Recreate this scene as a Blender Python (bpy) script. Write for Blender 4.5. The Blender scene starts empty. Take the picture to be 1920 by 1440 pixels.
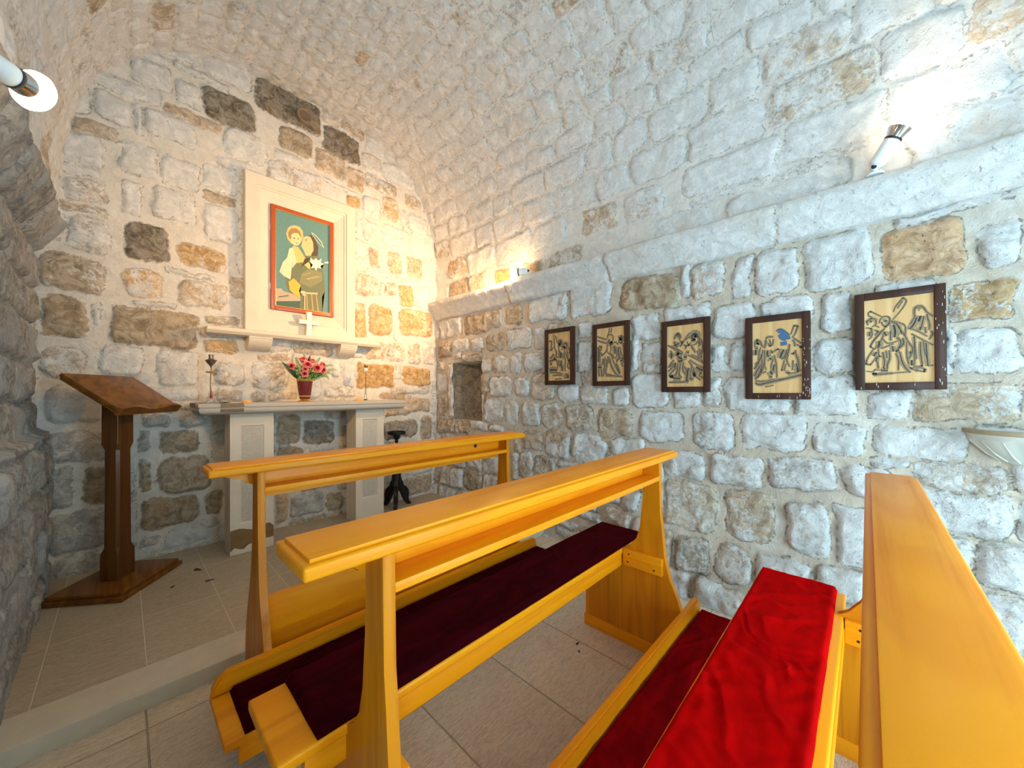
import bpy, bmesh, math, random
import numpy as np
from mathutils import Vector, Matrix
random.seed(7); rng = np.random.default_rng(11)
scene = bpy.context.scene
COL = scene.collection
PI = math.pi

# ------------------------------------------------------------------ helpers
def link(o):
    COL.objects.link(o); return o

def tag(o, label=None, cat=None, group=None, kind=None):
    if label: o['label'] = label
    if cat: o['category'] = cat
    if group: o['group'] = group
    if kind: o['kind'] = kind
    return o

def thing(name, label, cat, loc=(0, 0, 0), group=None, rotz=0.0):
    o = bpy.data.objects.new(name, None)
    o.empty_display_size = 0.05
    o.location = loc; o.rotation_euler = (0, 0, rotz)
    return tag(link(o), label, cat, group)

def finish(bm, name, mats, parent=None, smooth=None, at=None, label=None):
    """one mesh object out of a bmesh; smooth = auto-smooth angle in degrees"""
    bmesh.ops.recalc_face_normals(bm, faces=bm.faces)
    me = bpy.data.meshes.new(name)
    if smooth is not None:
        ca = math.radians(smooth)
        for f in bm.faces: f.smooth = True
        for e in bm.edges:
            if len(e.link_faces) == 2 and e.calc_face_angle(0) > ca: e.smooth = False
    bm.to_mesh(me); bm.free()
    if not isinstance(mats, (list, tuple)): mats = [mats]
    for m in mats: me.materials.append(m)
    o = bpy.data.objects.new(name, me)
    if at is not None: o.location = at
    if parent is not None: o.parent = parent
    if label: o['label'] = label
    return link(o)

def box(bm, x0, x1, y0, y1, z0, z1, bev=0.0, mi=0, seg=2):
    vs = [bm.verts.new(p) for p in ((x0, y0, z0), (x1, y0, z0), (x1, y1, z0), (x0, y1, z0),
                                    (x0, y0, z1), (x1, y0, z1), (x1, y1, z1), (x0, y1, z1))]
    fs = [bm.faces.new([vs[i] for i in q]) for q in ((0, 3, 2, 1), (4, 5, 6, 7), (0, 1, 5, 4), (1, 2, 6, 5), (2, 3, 7, 6), (3, 0, 4, 7))]
    for f in fs: f.material_index = mi
    if bev > 0:
        es = list({e for f in fs for e in f.edges})
        r = bmesh.ops.bevel(bm, geom=es, offset=bev, segments=seg, affect='EDGES', profile=0.6)
        for f in r['faces']: f.material_index = mi
    return vs

def prism(bm, prof, axis, a0, a1, bev=0.0, mi=0, seg=1):
    """extrude a 2D polygon along an axis ('x': prof=(y,z), 'y': prof=(x,z), 'z': prof=(x,y))"""
    def P(p, a):
        return {'x': (a, p[0], p[1]), 'y': (p[0], a, p[1]), 'z': (p[0], p[1], a)}[axis]
    A = [bm.verts.new(P(p, a0)) for p in prof]; B = [bm.verts.new(P(p, a1)) for p in prof]
    n = len(prof); fs = []
    c0 = bm.faces.new(A); c1 = bm.faces.new(B[::-1]); fs += [c0, c1]
    for i in range(n): fs.append(bm.faces.new((A[i], B[i], B[(i + 1) % n], A[(i + 1) % n])))
    for f in fs: f.material_index = mi
    if bev > 0:
        es = list(set(c0.edges) | set(c1.edges))
        r = bmesh.ops.bevel(bm, geom=es, offset=bev, segments=seg, affect='EDGES')
        for f in r['faces']: f.material_index = mi
    return A + B

def lathe(bm, prof, c=(0, 0, 0), n=24, mi=0, M=None, mod=None, a0=0.0, a1=2 * PI):
    full = abs(a1 - a0 - 2 * PI) < 1e-6
    rings = []
    k = n if full else n + 1
    for r, z in prof:
        ring = []
        for i in range(k):
            a = a0 + (a1 - a0) * i / n
            rr = r * (mod(a, z) if mod else 1.0)
            p = Vector((rr * math.cos(a), rr * math.sin(a), z))
            if M is not None: p = M @ p
            ring.append(bm.verts.new(p + Vector(c)))
        rings.append(ring)
    for a, b in zip(rings, rings[1:]):
        for i in range(n):
            j = (i + 1) % k
            try:
                f = bm.faces.new((a[i], a[j], b[j], b[i])); f.material_index = mi
            except ValueError: pass
    return rings

def cap(bm, ring, mi=0):
    f = bm.faces.new(ring); f.material_index = mi

def tube(bm, pts, r, n=8, mi=0):
    pts = [Vector(p) for p in pts]
    rr = r if isinstance(r, (list, tuple)) else [r] * len(pts)
    rings = []
    up = Vector((0.13, 0.27, 0.95))
    for i, p in enumerate(pts):
        t = (pts[min(i + 1, len(pts) - 1)] - pts[max(i - 1, 0)]).normalized()
        s = t.cross(up)
        if s.length < 1e-3: s = t.cross(Vector((1, 0, 0)))
        s.normalize(); u = s.cross(t)
        rings.append([bm.verts.new(p + rr[i] * (math.cos(2 * PI * k / n) * s + math.sin(2 * PI * k / n) * u)) for k in range(n)])
    for a, b in zip(rings, rings[1:]):
        for i in range(n):
            f = bm.faces.new((a[i], a[(i + 1) % n], b[(i + 1) % n], b[i])); f.material_index = mi
    for q in (rings[0][::-1], rings[-1]): cap(bm, q, mi)

def align(d):
    return Vector((0, 0, 1)).rotation_difference(Vector(d).normalized()).to_matrix().to_4x4()

# ------------------------------------------------------------------ materials
class NT:
    def __init__(s, name):
        s.m = bpy.data.materials.new(name); s.m.use_nodes = True
        s.t = s.m.node_tree; s.n = s.t.nodes; s.l = s.t.links
        s.b = s.n['Principled BSDF']
    def add(s, typ, **kw):
        n = s.n.new(typ)
        for k, v in kw.items():
            if k.startswith('i_'):
                key = k[2:]; key = int(key) if key.isdigit() else key.replace('_', ' ')
                if hasattr(v, 'is_linked') or isinstance(v, bpy.types.NodeSocket): s.l.new(v, n.inputs[key])
                else: n.inputs[key].default_value = v
            else: setattr(n, k, v)
        return n
    def put(s, sock, v):
        if isinstance(v, bpy.types.NodeSocket): s.l.new(v, s.b.inputs[sock])
        else: s.b.inputs[sock].default_value = v
    def math(s, op, a, b=0.0, c=0.0, clamp=False):
        n = s.n.new('ShaderNodeMath'); n.operation = op; n.use_clamp = clamp
        for i, v in enumerate((a, b, c)):
            if isinstance(v, bpy.types.NodeSocket): s.l.new(v, n.inputs[i])
            else: n.inputs[i].default_value = v
        return n.outputs[0]
    def sstep(s, v, lo, hi, a=0.0, b=1.0):
        n = s.n.new('ShaderNodeMapRange'); n.interpolation_type = 'SMOOTHSTEP'
        s.l.new(v, n.inputs[0])
        for i, x in enumerate((lo, hi, a, b)):
            if isinstance(x, bpy.types.NodeSocket): s.l.new(x, n.inputs[1 + i])
            else: n.inputs[1 + i].default_value = x
        return n.outputs[0]
    def mix(s, f, a, b, mode='MIX'):
        n = s.n.new('ShaderNodeMix'); n.data_type = 'RGBA'; n.blend_type = mode
        for i, v in ((0, f), (6, a), (7, b)):
            if isinstance(v, bpy.types.NodeSocket): s.l.new(v, n.inputs[i])
            elif i == 0: n.inputs[0].default_value = v
            else: n.inputs[i].default_value = (*v, 1) if len(v) == 3 else v
        return n.outputs[2]
    def coord(s, scale=(1, 1, 1), loc=(0, 0, 0)):
        tc = s.n.new('ShaderNodeTexCoord'); mp = s.n.new('ShaderNodeMapping')
        mp.inputs['Scale'].default_value = scale; mp.inputs['Location'].default_value = loc
        s.l.new(tc.outputs['Object'], mp.inputs[0]); return mp.outputs[0]
    def noise(s, vec, scale, detail=3, rough=0.55, dist=0.0):
        n = s.n.new('ShaderNodeTexNoise'); s.l.new(vec, n.inputs['Vector'])
        n.inputs['Scale'].default_value = scale; n.inputs['Detail'].default_value = detail
        n.inputs['Roughness'].default_value = rough; n.inputs['Distortion'].default_value = dist
        return n.outputs[0]
    def bump(s, h, strength=0.3, dist=0.01, normal=None):
        n = s.n.new('ShaderNodeBump'); s.l.new(h, n.inputs['Height'])
        n.inputs['Strength'].default_value = strength; n.inputs['Distance'].default_value = dist
        if normal is not None: s.l.new(normal, n.inputs['Normal'])
        return n.outputs[0]

def plain(name, col, rough=0.6, metal=0.0, coat=0.0, nscale=30, namt=0.12, bump=0.0, **extra):
    t = NT(name); v = t.coord()
    k = t.noise(v, nscale, 4)
    lo = tuple(c * (1 - namt) for c in col); hi = tuple(min(1, c * (1 + namt)) for c in col)
    t.put('Base Color', t.mix(k, lo, hi)); t.put('Roughness', rough); t.put('Metallic', metal)
    if coat: t.put('Coat Weight', coat); t.put('Coat Roughness', 0.12)
    if bump: t.put('Normal', t.bump(t.noise(v, nscale * 3, 4), bump, 0.004))
    for k2, v2 in extra.items(): t.put(k2.replace('_', ' '), v2)
    return t.m

def wood(name, c1, c2, c3, axis=0, rough=0.38, coat=0.06, seed=0.0):
    """axis = direction of the grain"""
    t = NT(name)
    sc = [26.0, 26.0, 26.0]; sc[axis] = 1.1
    v = t.coord(tuple(sc), (seed, seed * 1.7, seed * 0.6))
    big = [5.0, 5.0, 5.0]; big[axis] = 0.45
    w = t.coord(tuple(big), (seed * 2, seed, seed))
    a = t.noise(w, 1.0, 3, 0.5, 0.8); b = t.noise(v, 1.0, 5, 0.6, 0.3)
    rings = t.math('SINE', t.math('MULTIPLY', a, 42.0))
    rings = t.sstep(rings, -0.7, 1.0)
    col = t.mix(t.math('MULTIPLY', rings, 0.75), c1, c2)
    col = t.mix(t.math('MULTIPLY', t.sstep(b, 0.48, 0.75), 0.6), col, c3)
    t.put('Base Color', col); t.put('Roughness', t.sstep(b, 0.2, 0.8, rough - 0.06, rough + 0.1))
    t.put('Coat Weight', coat); t.put('Coat Roughness', 0.16); t.put('Specular IOR Level', 0.20)
    t.put('Normal', t.bump(b, 0.06, 0.002))
    return t.m

def masonry(name, mortar, wash, bumpk=0.6, crack=0.42, smear=0.036):
    t = NT(name); v = t.coord()
    at = t.add('ShaderNodeAttribute', attribute_name='edge').outputs['Fac']
    tn = t.add('ShaderNodeAttribute', attribute_name='tint')
    tint, alpha = tn.outputs['Color'], tn.outputs['Alpha']
    n1 = t.noise(v, 30, 5, 0.65); n2 = t.noise(v, 7, 6, 0.66); n3 = t.noise(v, 16, 8, 0.74, 0.9)
    n4 = t.noise(v, 62, 6, 0.75, 0.6); n5 = t.noise(v, 3.1, 4, 0.55); n6 = t.noise(v, 23, 7, 0.7, 1.6)
    d = t.math('ADD', at, t.math('MULTIPLY', t.math('SUBTRACT', n1, 0.5), smear))
    mask = t.sstep(d, -0.006, 0.012)
    # bare stone: tint with darker grey veins, paler crust and ochre bloom
    st = t.mix(t.sstep(n3, 0.36, 0.64), t.mix(0.45, tint, (0.14, 0.12, 0.10)), t.mix(0.35, tint, (0.88, 0.80, 0.68)))
    st = t.mix(t.math('MULTIPLY', t.sstep(n2, 0.50, 0.66), 0.55), st, t.mix(0.5, tint, (0.56, 0.36, 0.17)))
    # worn limewash over the stone, amount in the alpha of the tint
    wv = t.math('ADD', t.math('MULTIPLY', n2, 0.5), t.math('MULTIPLY', n6, 0.5))
    thr = t.math('SUBTRACT', 0.74, t.math('MULTIPLY', alpha, 0.44))
    wm = t.sstep(wv, t.math('SUBTRACT', thr, 0.05), t.math('ADD', thr, 0.07))
    wc = t.mix(t.sstep(n3, 0.40, 0.66), tuple(c * 0.80 for c in wash), wash)
    wc = t.mix(t.math('MULTIPLY', t.sstep(n5, 0.54, 0.68), 0.30), wc, t.mix(0.6, tint, (0.62, 0.46, 0.30)))
    st = t.mix(wm, st, wc)
    mo = t.mix(t.sstep(n3, 0.36, 0.66), tuple(c * 0.84 for c in mortar), mortar)
    mo = t.mix(t.math('MULTIPLY', t.sstep(n5, 0.48, 0.66), 0.4), mo, wash)
    col = t.mix(mask, mo, st)
    # hairline open joint beside the stones, broken here and there, and small dark pits
    crk = t.math('MULTIPLY', t.sstep(t.math('ABSOLUTE', t.math('SUBTRACT', d, 0.001)), 0.0, 0.006, 1.0, 0.0), t.sstep(n6, 0.46, 0.62))
    col = t.mix(t.math('MULTIPLY', crk, crack), col, (0.12, 0.09, 0.065))
    pit = t.math('MULTIPLY', t.sstep(n4, 0.58, 0.68), t.math('MULTIPLY', mask, t.sstep(n6, 0.44, 0.60)))
    col = t.mix(t.math('MULTIPLY', pit, t.math('SUBTRACT', 0.72, t.math('MULTIPLY', alpha, 0.42))), col, (0.15, 0.13, 0.115))
    t.put('Base Color', col); t.put('Roughness', 0.92); t.put('Specular IOR Level', 0.12)
    h = t.math('ADD', t.math('MULTIPLY', n3, 0.8), t.math('ADD', t.math('MULTIPLY', n4, 0.30), t.math('ADD', t.math('MULTIPLY', pit, -0.4), t.math('MULTIPLY', crk, -0.35))))
    t.put('Normal', t.bump(h, bumpk, 0.022))
    return t.m

def tiles(name, x0, w, y0, hgt, c1, c2, joint, stri=0.5):
    t = NT(name)
    tc = t.add('ShaderNodeTexCoord').outputs['Object']
    sp = t.add('ShaderNodeSeparateXYZ', i_0=tc)
    def dist(s, o, k):
        f = t.math('FRACT', t.math('DIVIDE', t.math('SUBTRACT', s, o), k))
        f = t.math('MINIMUM', f, t.math('SUBTRACT', 1.0, f))
        return t.math('MULTIPLY', f, k), t.math('FLOOR', t.math('DIVIDE', t.math('SUBTRACT', s, o), k))
    dx, ix = dist(sp.outputs[0], x0, w); dy, iy = dist(sp.outputs[1], y0, hgt)
    j = t.sstep(t.math('MINIMUM', dx, dy), 0.0012, 0.0035)
    v = t.coord()
    n = t.noise(v, 6, 5, 0.6); f = t.noise(v, 70, 4, 0.65)
    vs = t.coord((26, 120, 26)); s1 = t.noise(vs, 1.0, 3, 0.6, 1.2)
    wn = t.add('ShaderNodeTexWhiteNoise', noise_dimensions='2D')
    cb = t.add('ShaderNodeCombineXYZ', i_0=ix, i_1=iy); t.l.new(cb.outputs[0], wn.inputs['Vector'])
    col = t.mix(t.math('MULTIPLY', t.math('ADD', n, t.math('MULTIPLY', wn.outputs['Value'], 0.55)), 0.72), c1, c2)
    col = t.mix(t.math('MULTIPLY', t.sstep(s1, 0.42, 0.66), 0.5), col, tuple(c * 0.62 for c in c1))
    col = t.mix(j, joint, col)
    t.put('Base Color', col); t.put('Roughness', t.sstep(f, 0.3, 0.7, 0.42, 0.68))
    h = t.math('ADD', t.math('MULTIPLY', s1, 0.6), t.math('ADD', t.math('MULTIPLY', f, 0.4), t.math('MULTIPLY', j, 0.6)))
    t.put('Normal', t.bump(h, stri, 0.008))
    return t.m

M = {}
OR1, OR2, OR3 = (0.90, 0.325, 0.004), (0.84, 0.270, 0.002), (0.64, 0.170, 0.002)
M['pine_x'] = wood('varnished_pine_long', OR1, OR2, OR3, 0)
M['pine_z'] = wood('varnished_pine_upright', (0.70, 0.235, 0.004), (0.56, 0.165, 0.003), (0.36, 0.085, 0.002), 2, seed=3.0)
M['pine_y'] = wood('varnished_pine_short', OR1, OR2, OR3, 1, seed=5.0)
M['oak_dark_z'] = wood('dark_stained_wood_upright', (0.125, 0.045, 0.008), (0.080, 0.027, 0.005), (0.040, 0.013, 0.003), 2, 0.42, 0.25, 2.0)
M['oak_dark_x'] = wood('dark_stained_wood_board', (0.22, 0.080, 0.010), (0.14, 0.047, 0.007), (0.07, 0.022, 0.004), 1, 0.42, 0.25, 4.0)
M['frame_wood'] = wood('dark_frame_wood', (0.060, 0.022, 0.012), (0.036, 0.014, 0.009), (0.020, 0.009, 0.006), 2, 0.55, 0.08, 1.0)
M['panel_wood'] = wood('pale_plywood', (0.68, 0.43, 0.20), (0.60, 0.345, 0.135), (0.46, 0.235, 0.08), 2, 0.6, 0.05, 8.0)
M['ink'] = plain('engraved_dark_line', (0.025, 0.028, 0.030), 0.8)
M['ink_soft'] = plain('soft_tone', (0.27, 0.185, 0.095), 0.8, nscale=120, namt=0.4)
M['ink_blue'] = plain('blue_stain', (0.055, 0.12, 0.22), 0.8)
M['knot'] = plain('dark_knot', (0.05, 0.018, 0.006), 0.5)
M['screw'] = plain('screw_head', (0.05, 0.03, 0.02), 0.4, 0.7)
M['wall'] = masonry('limewashed_rubble_masonry', (0.84, 0.77, 0.67), (0.86, 0.83, 0.78), 0.8, 0.34, 0.055)
M['wall_side'] = masonry('rubble_masonry_tan_joints', (0.72, 0.61, 0.48), (0.86, 0.84, 0.80), 1.0)
M['wall_left'] = masonry('shaded_side_masonry', (0.40, 0.41, 0.40), (0.46, 0.48, 0.48), 0.8)  # shade of the left wall put into darker mortar and wash
M['vault'] = masonry('limewashed_vault_masonry', (0.84, 0.79, 0.72), (0.86, 0.84, 0.81), 0.7, 0.30, 0.055)
M['cornice'] = masonry('cornice_stone', (0.76, 0.69, 0.58), (0.84, 0.82, 0.78), 0.8, 0.5)
M['floor_low'] = tiles('bush_hammered_floor', 0.06, 0.365, 0.617, 0.62, (0.62, 0.50, 0.365), (0.82, 0.69, 0.53), (0.46, 0.37, 0.27), 1.0)
M['floor_high'] = tiles('platform_tiles', 0.07, 0.30, 2.158, 0.486, (0.42, 0.34, 0.235), (0.57, 0.47, 0.335), (0.66, 0.57, 0.44), 0.45)
M['limestone'] = plain('pale_limestone', (0.72, 0.63, 0.50), 0.7, nscale=9, namt=0.10, bump=0.12)
M['step'] = plain('step_stone', (0.60, 0.52, 0.40), 0.65, nscale=14, namt=0.14, bump=0.12)
M['grey_stone'] = plain('grey_limestone', (0.55, 0.49, 0.41), 0.75, nscale=8, namt=0.12, bump=0.15)
M['pecked'] = plain('pecked_stone', (0.62, 0.56, 0.46), 0.9, nscale=110, namt=0.35, bump=1.0)
M['patch'] = plain('damp_brown_stain', (0.22, 0.125, 0.045), 0.8, nscale=22, namt=0.4, bump=0.2)
M['dark_stain'] = plain('dark_damp_stone', (0.24, 0.18, 0.11), 0.8, nscale=18, namt=0.45)
M['cross'] = plain('white_stone', (0.82, 0.77, 0.68), 0.6, namt=0.04)
M['red_frame'] = plain('red_orange_frame', (0.45, 0.085, 0.012), 0.4, coat=0.2, nscale=20)
M['gold'] = plain('gilt', (0.80, 0.50, 0.12), 0.28, 0.85)
M['white_lamp'] = plain('white_enamel', (0.80, 0.82, 0.82), 0.35, namt=0.02)
M['black'] = plain('black_rubber', (0.012, 0.013, 0.015), 0.5)
M['chrome'] = plain('polished_steel', (0.75, 0.76, 0.78), 0.12, 1.0, namt=0.03)
M['iron'] = plain('black_iron', (0.022, 0.020, 0.016), 0.45, 0.6, nscale=40, namt=0.5, bump=0.3)
M['font'] = plain('grey_green_marble', (0.66, 0.70, 0.64), 0.5, nscale=10, namt=0.08, bump=0.06)
M['font_rim'] = plain('weathered_rim', (0.42, 0.34, 0.22), 0.8, nscale=20, namt=0.2)
M['vase'] = plain('oxblood_glaze', (0.13, 0.008, 0.010), 0.22, coat=0.6, nscale=60)
M['pink'] = plain('pink_petal', (0.90, 0.27, 0.24), 0.6, nscale=60, namt=0.2)
M['rose_red'] = plain('deep_rose_petal', (0.50, 0.02, 0.03), 0.6, nscale=60)
M['leaf'] = plain('leaf_green', (0.08, 0.26, 0.015), 0.5, nscale=40, namt=0.35)
M['leaf_dark'] = plain('dark_leaf', (0.020, 0.055, 0.018), 0.4, nscale=40, namt=0.3)
M['stem'] = plain('olive_stem', (0.15, 0.17, 0.04), 0.5)
M['stem_dark'] = plain('dark_stem', (0.03, 0.035, 0.02), 0.5)
M['petal_white'] = plain('white_petal', (0.75, 0.70, 0.66), 0.6)
M['silver'] = plain('tarnished_silver', (0.22, 0.19, 0.18), 0.3, 0.9)
M['wax'] = plain('orange_wax', (0.85, 0.42, 0.10), 0.45, namt=0.06)
M['cloth'] = plain('pale_pink_paper', (0.78, 0.62, 0.50), 0.8)
M['vent'] = plain('terracotta_grille', (0.25, 0.17, 0.10), 0.8, nscale=50, namt=0.25)
M['vent_hole'] = plain('dark_hole', (0.02, 0.016, 0.012), 0.9)
M['crumb'] = plain('dry_leaf_crumb', (0.07, 0.035, 0.015), 0.8)
def glass(name, col):
    t = NT(name); v = t.coord()
    t.put('Base Color', (*col, 1)); t.put('Roughness', 0.04); t.put('Transmission Weight', 1.0); t.put('IOR', 1.45)
    return t.m
M['glass'] = glass('clear_glass', (0.97, 0.98, 0.97))
def velvet(name, col, hi):
    t = NT(name); v = t.coord((3, 9, 9)); n = t.noise(v, 1.6, 5, 0.6, 0.7); f = t.noise(t.coord(), 320, 2)
    t.put('Base Color', t.mix(t.sstep(n, 0.35, 0.72), col, hi)); t.put('Roughness', 0.9); t.put('Specular IOR Level', 0.02)
    t.put('Sheen Weight', 0.06); t.put('Sheen Roughness', 0.4); t.put('Sheen Tint', (0.9, 0.01, 0.01, 1))
    t.put('Normal', t.bump(f, 0.15, 0.001))
    return t.m
M['velvet'] = velvet('crimson_velvet', (0.36, 0.0005, 0.0008), (0.52, 0.0008, 0.001))
M['velvet_half_shade'] = velvet('half_shaded_red_velvet', (0.14, 0.0006, 0.002), (0.26, 0.001, 0.003))  # red velvet with the shade over the kneeler pad put into its colour
M['velvet_shade'] = velvet('shaded_red_velvet', (0.022, 0.0008, 0.0022), (0.040, 0.001, 0.003))  # same red velvet, darkened in colour for the cushions lying in shadow
def glow(name, col, s):
    t = NT(name); t.put('Base Color', (*col, 1)); t.put('Emission Color', (*col, 1)); t.put('Emission Strength', s)
    return t.m
M['bulb'] = glow('lit_bulb', (1.0, 0.80, 0.52), 14.0)
PC = dict(teal=(0.135, 0.27, 0.25), ground=(0.50, 0.40, 0.27), grass=(0.07, 0.13, 0.09), robe=(0.17, 0.19, 0.10), robelight=(0.25, 0.25, 0.12),
          skirt=(0.20, 0.19, 0.09), fold=(0.42, 0.33, 0.15), hair=(0.11, 0.075, 0.04), face=(0.74, 0.54, 0.25), halo=(0.72, 0.52, 0.20),
          childhair=(0.36, 0.22, 0.07), childface=(0.84, 0.63, 0.32), cloth=(0.80, 0.68, 0.42), arm=(0.80, 0.53, 0.17), drape=(0.80, 0.46, 0.07),
          lily=(0.84, 0.80, 0.62), line=(0.74, 0.66, 0.42), belt=(0.66, 0.52, 0.28), dark=(0.07, 0.06, 0.035), eye=(0.10, 0.05, 0.03), lip=(0.52, 0.13, 0.07), sign=(0.10, 0.12, 0.10))
for k in PC: M['p_' + k] = plain('paint_' + k, PC[k], 0.7, nscale=60, namt=0.14)
# ------------------------------------------------------------------ room dimensions (metres, camera stands over x=y=0)
XR, XL, YB, YF = 2.48, -0.37, 3.57, -1.60
PLAT, STEP_Y = 0.066, 1.973
VX, VA, VZ, VB, VN = 1.105, 1.39, 2.20, 1.58, 2.8      # vault: centre, half span, springing, rise, exponent

def hash2(xi, yi, seed):
    n = (xi.astype(np.int64) * 374761393 + yi.astype(np.int64) * 668265263 + seed * 1442695041) & 0xffffffff
    n = ((n ^ (n >> 13)) * 1274126177) & 0xffffffff
    return ((n ^ (n >> 16)) & 0xffff) / 65535.0
def vnoise(x, y, seed):
    xi = np.floor(x); yi = np.floor(y); fx = x - xi; fy = y - yi
    fx = fx * fx * (3 - 2 * fx); fy = fy * fy * (3 - 2 * fy)
    a = hash2(xi, yi, seed); b = hash2(xi + 1, yi, seed); c = hash2(xi, yi + 1, seed); d = hash2(xi + 1, yi + 1, seed)
    return (a * (1 - fx) + b * fx) * (1 - fy) + (c * (1 - fx) + d * fx) * fy
def fbm(x, y, seed, octv=4):
    s = 0; a = 0.5; t = 0
    for i in range(octv):
        s = s + a * vnoise(x * 2 ** i, y * 2 ** i, seed + i * 17); t += a; a *= 0.55
    return s / t

# stone colours: tint and amount of surviving limewash
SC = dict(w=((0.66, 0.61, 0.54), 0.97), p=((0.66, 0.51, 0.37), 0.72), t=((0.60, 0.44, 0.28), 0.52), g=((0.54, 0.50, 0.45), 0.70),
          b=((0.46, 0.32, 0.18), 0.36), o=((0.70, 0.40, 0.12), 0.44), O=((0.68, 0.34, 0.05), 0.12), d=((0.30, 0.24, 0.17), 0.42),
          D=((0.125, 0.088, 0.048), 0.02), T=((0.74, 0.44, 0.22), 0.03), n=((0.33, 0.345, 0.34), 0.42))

def parse(s):
    return [(float(a), float(b), float(c), float(d), k) for a, b, c, d, k in (t.split(',') for t in s.split('|'))]

def fill_courses(stones, p0, p1, q0, q1, hfun, wfun, codes, keep=0.16):
    """add courses of random stones where the listed ones leave room"""
    res = list(stones); q = q0
    while q < q1:
        h = hfun(q) * rng.uniform(0.85, 1.15)
        p = p0 - rng.uniform(0, 0.2)
        while p < p1:
            w = wfun(q) * rng.uniform(0.65, 1.4)
            a, b, c, d = p, p + w, q, q + h
            p += w
            for (sa, sb, sc, sd, _) in stones:          # trim against the listed stones
                if sb > a and sa < b and sd > c and sc < d:
                    ov = [(b - sa, 'b'), (sb - a, 'a'), (d - sc, 'd'), (sd - c, 'c')]
                    o, k = min(ov)
                    if k == 'b': b = sa
                    elif k == 'a': a = sb
                    elif k == 'd': d = sc
                    else: c = sd
                    if b - a < 0.05 or d - c < 0.045: break
            if b - a < 0.05 or d - c < 0.045: continue
            res.append((a, b, c, d, codes[int(rng.integers(len(codes)))]))
        q += h
    return res

def stone_grid(P, Q, stones, amp, gap=0.004, seed=1, warp=0.022, rough=0.012):
    """height field, joint distance and colours of a masonry face sampled at the points P, Q"""
    E = np.full(P.shape, -0.05); H = np.maximum((fbm(P * 9, Q * 9, seed + 5) - 0.35) * 0.012, 0)
    T = np.zeros(P.shape + (4,)); T[..., :3] = (0.6, 0.52, 0.42); T[..., 3] = 0.6
    wp = P + (fbm(P * 7, Q * 7, seed + 30, 3) - 0.5) * 2 * warp + (vnoise(P * 22, Q * 22, seed + 31) - 0.5) * 0.012
    wq = Q + (fbm(P * 7 + 40, Q * 7, seed + 60, 3) - 0.5) * 2 * warp + (vnoise(P * 22 + 9, Q * 22, seed + 61) - 0.5) * 0.012
    pv = P[0, :]; qv = Q[:, 0]
    for a, b, c, d, k in stones:
        i0, i1 = np.searchsorted(pv, (a - 0.05, b + 0.05)); j0, j1 = np.searchsorted(qv, (c - 0.05, d + 0.05))
        if i1 <= i0 or j1 <= j0: continue
        sl = (slice(j0, j1), slice(i0, i1))
        hx = max((b - a) / 2 - gap, 0.015); hy = max((d - c) / 2 - gap, 0.015); r = min(hx, hy) * rng.uniform(0.3, 0.6)
        an = rng.uniform(-0.05, 0.05)
        x = wp[sl] - (a + b) / 2; y = wq[sl] - (c + d) / 2
        x, y = x * math.cos(an) + y * math.sin(an), -x * math.sin(an) + y * math.cos(an)
        dx = np.abs(x) - hx + r; dy = np.abs(y) - hy + r
        dist = -(np.hypot(np.maximum(dx, 0), np.maximum(dy, 0)) + np.minimum(np.maximum(dx, dy), 0) - r)
        up = dist > E[sl]
        col, al = SC[k]
        f = rng.uniform(0.82, 1.16); hue = rng.uniform(-0.06, 0.06)
        A = amp(a, c) if callable(amp) else amp
        A *= rng.uniform(0.6, 1.25)
        body = A * (1 - (1 - np.clip(dist / 0.034, 0, 1)) ** 2) + x * rng.uniform(-0.05, 0.05) + y * rng.uniform(-0.07, 0.07)
        sd = int(rng.integers(1000))
        rg = 1 - np.abs(2 * vnoise(P[sl] * 8 + fbm(P[sl] * 9, Q[sl] * 9, sd + 3, 2) * 1.5, Q[sl] * 8, sd + 7) - 1)
        body = body + ((fbm(P[sl] * 12, Q[sl] * 12, sd, 5) - 0.5) * 2.2 + (rg - 0.55) * 1.1) * rough * np.clip(dist / 0.02, 0, 1)
        body = np.where(dist > 0, body, 0)
        E[sl] = np.where(up, dist, E[sl])
        H[sl] = np.where(up & (dist > 0), body, H[sl])
        if seed == 9 and c < 1.0: al -= 0.22             # less limewash on the lowest courses, their shade put into the colour
        cc = np.array([col[0] * f * (1 + hue), col[1] * f, col[2] * f * (1 - hue), min(1, max(0, al + rng.uniform(-0.12, 0.12)))])
        T[sl] = np.where(up[..., None], cc, T[sl])
    return E, H, T

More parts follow.
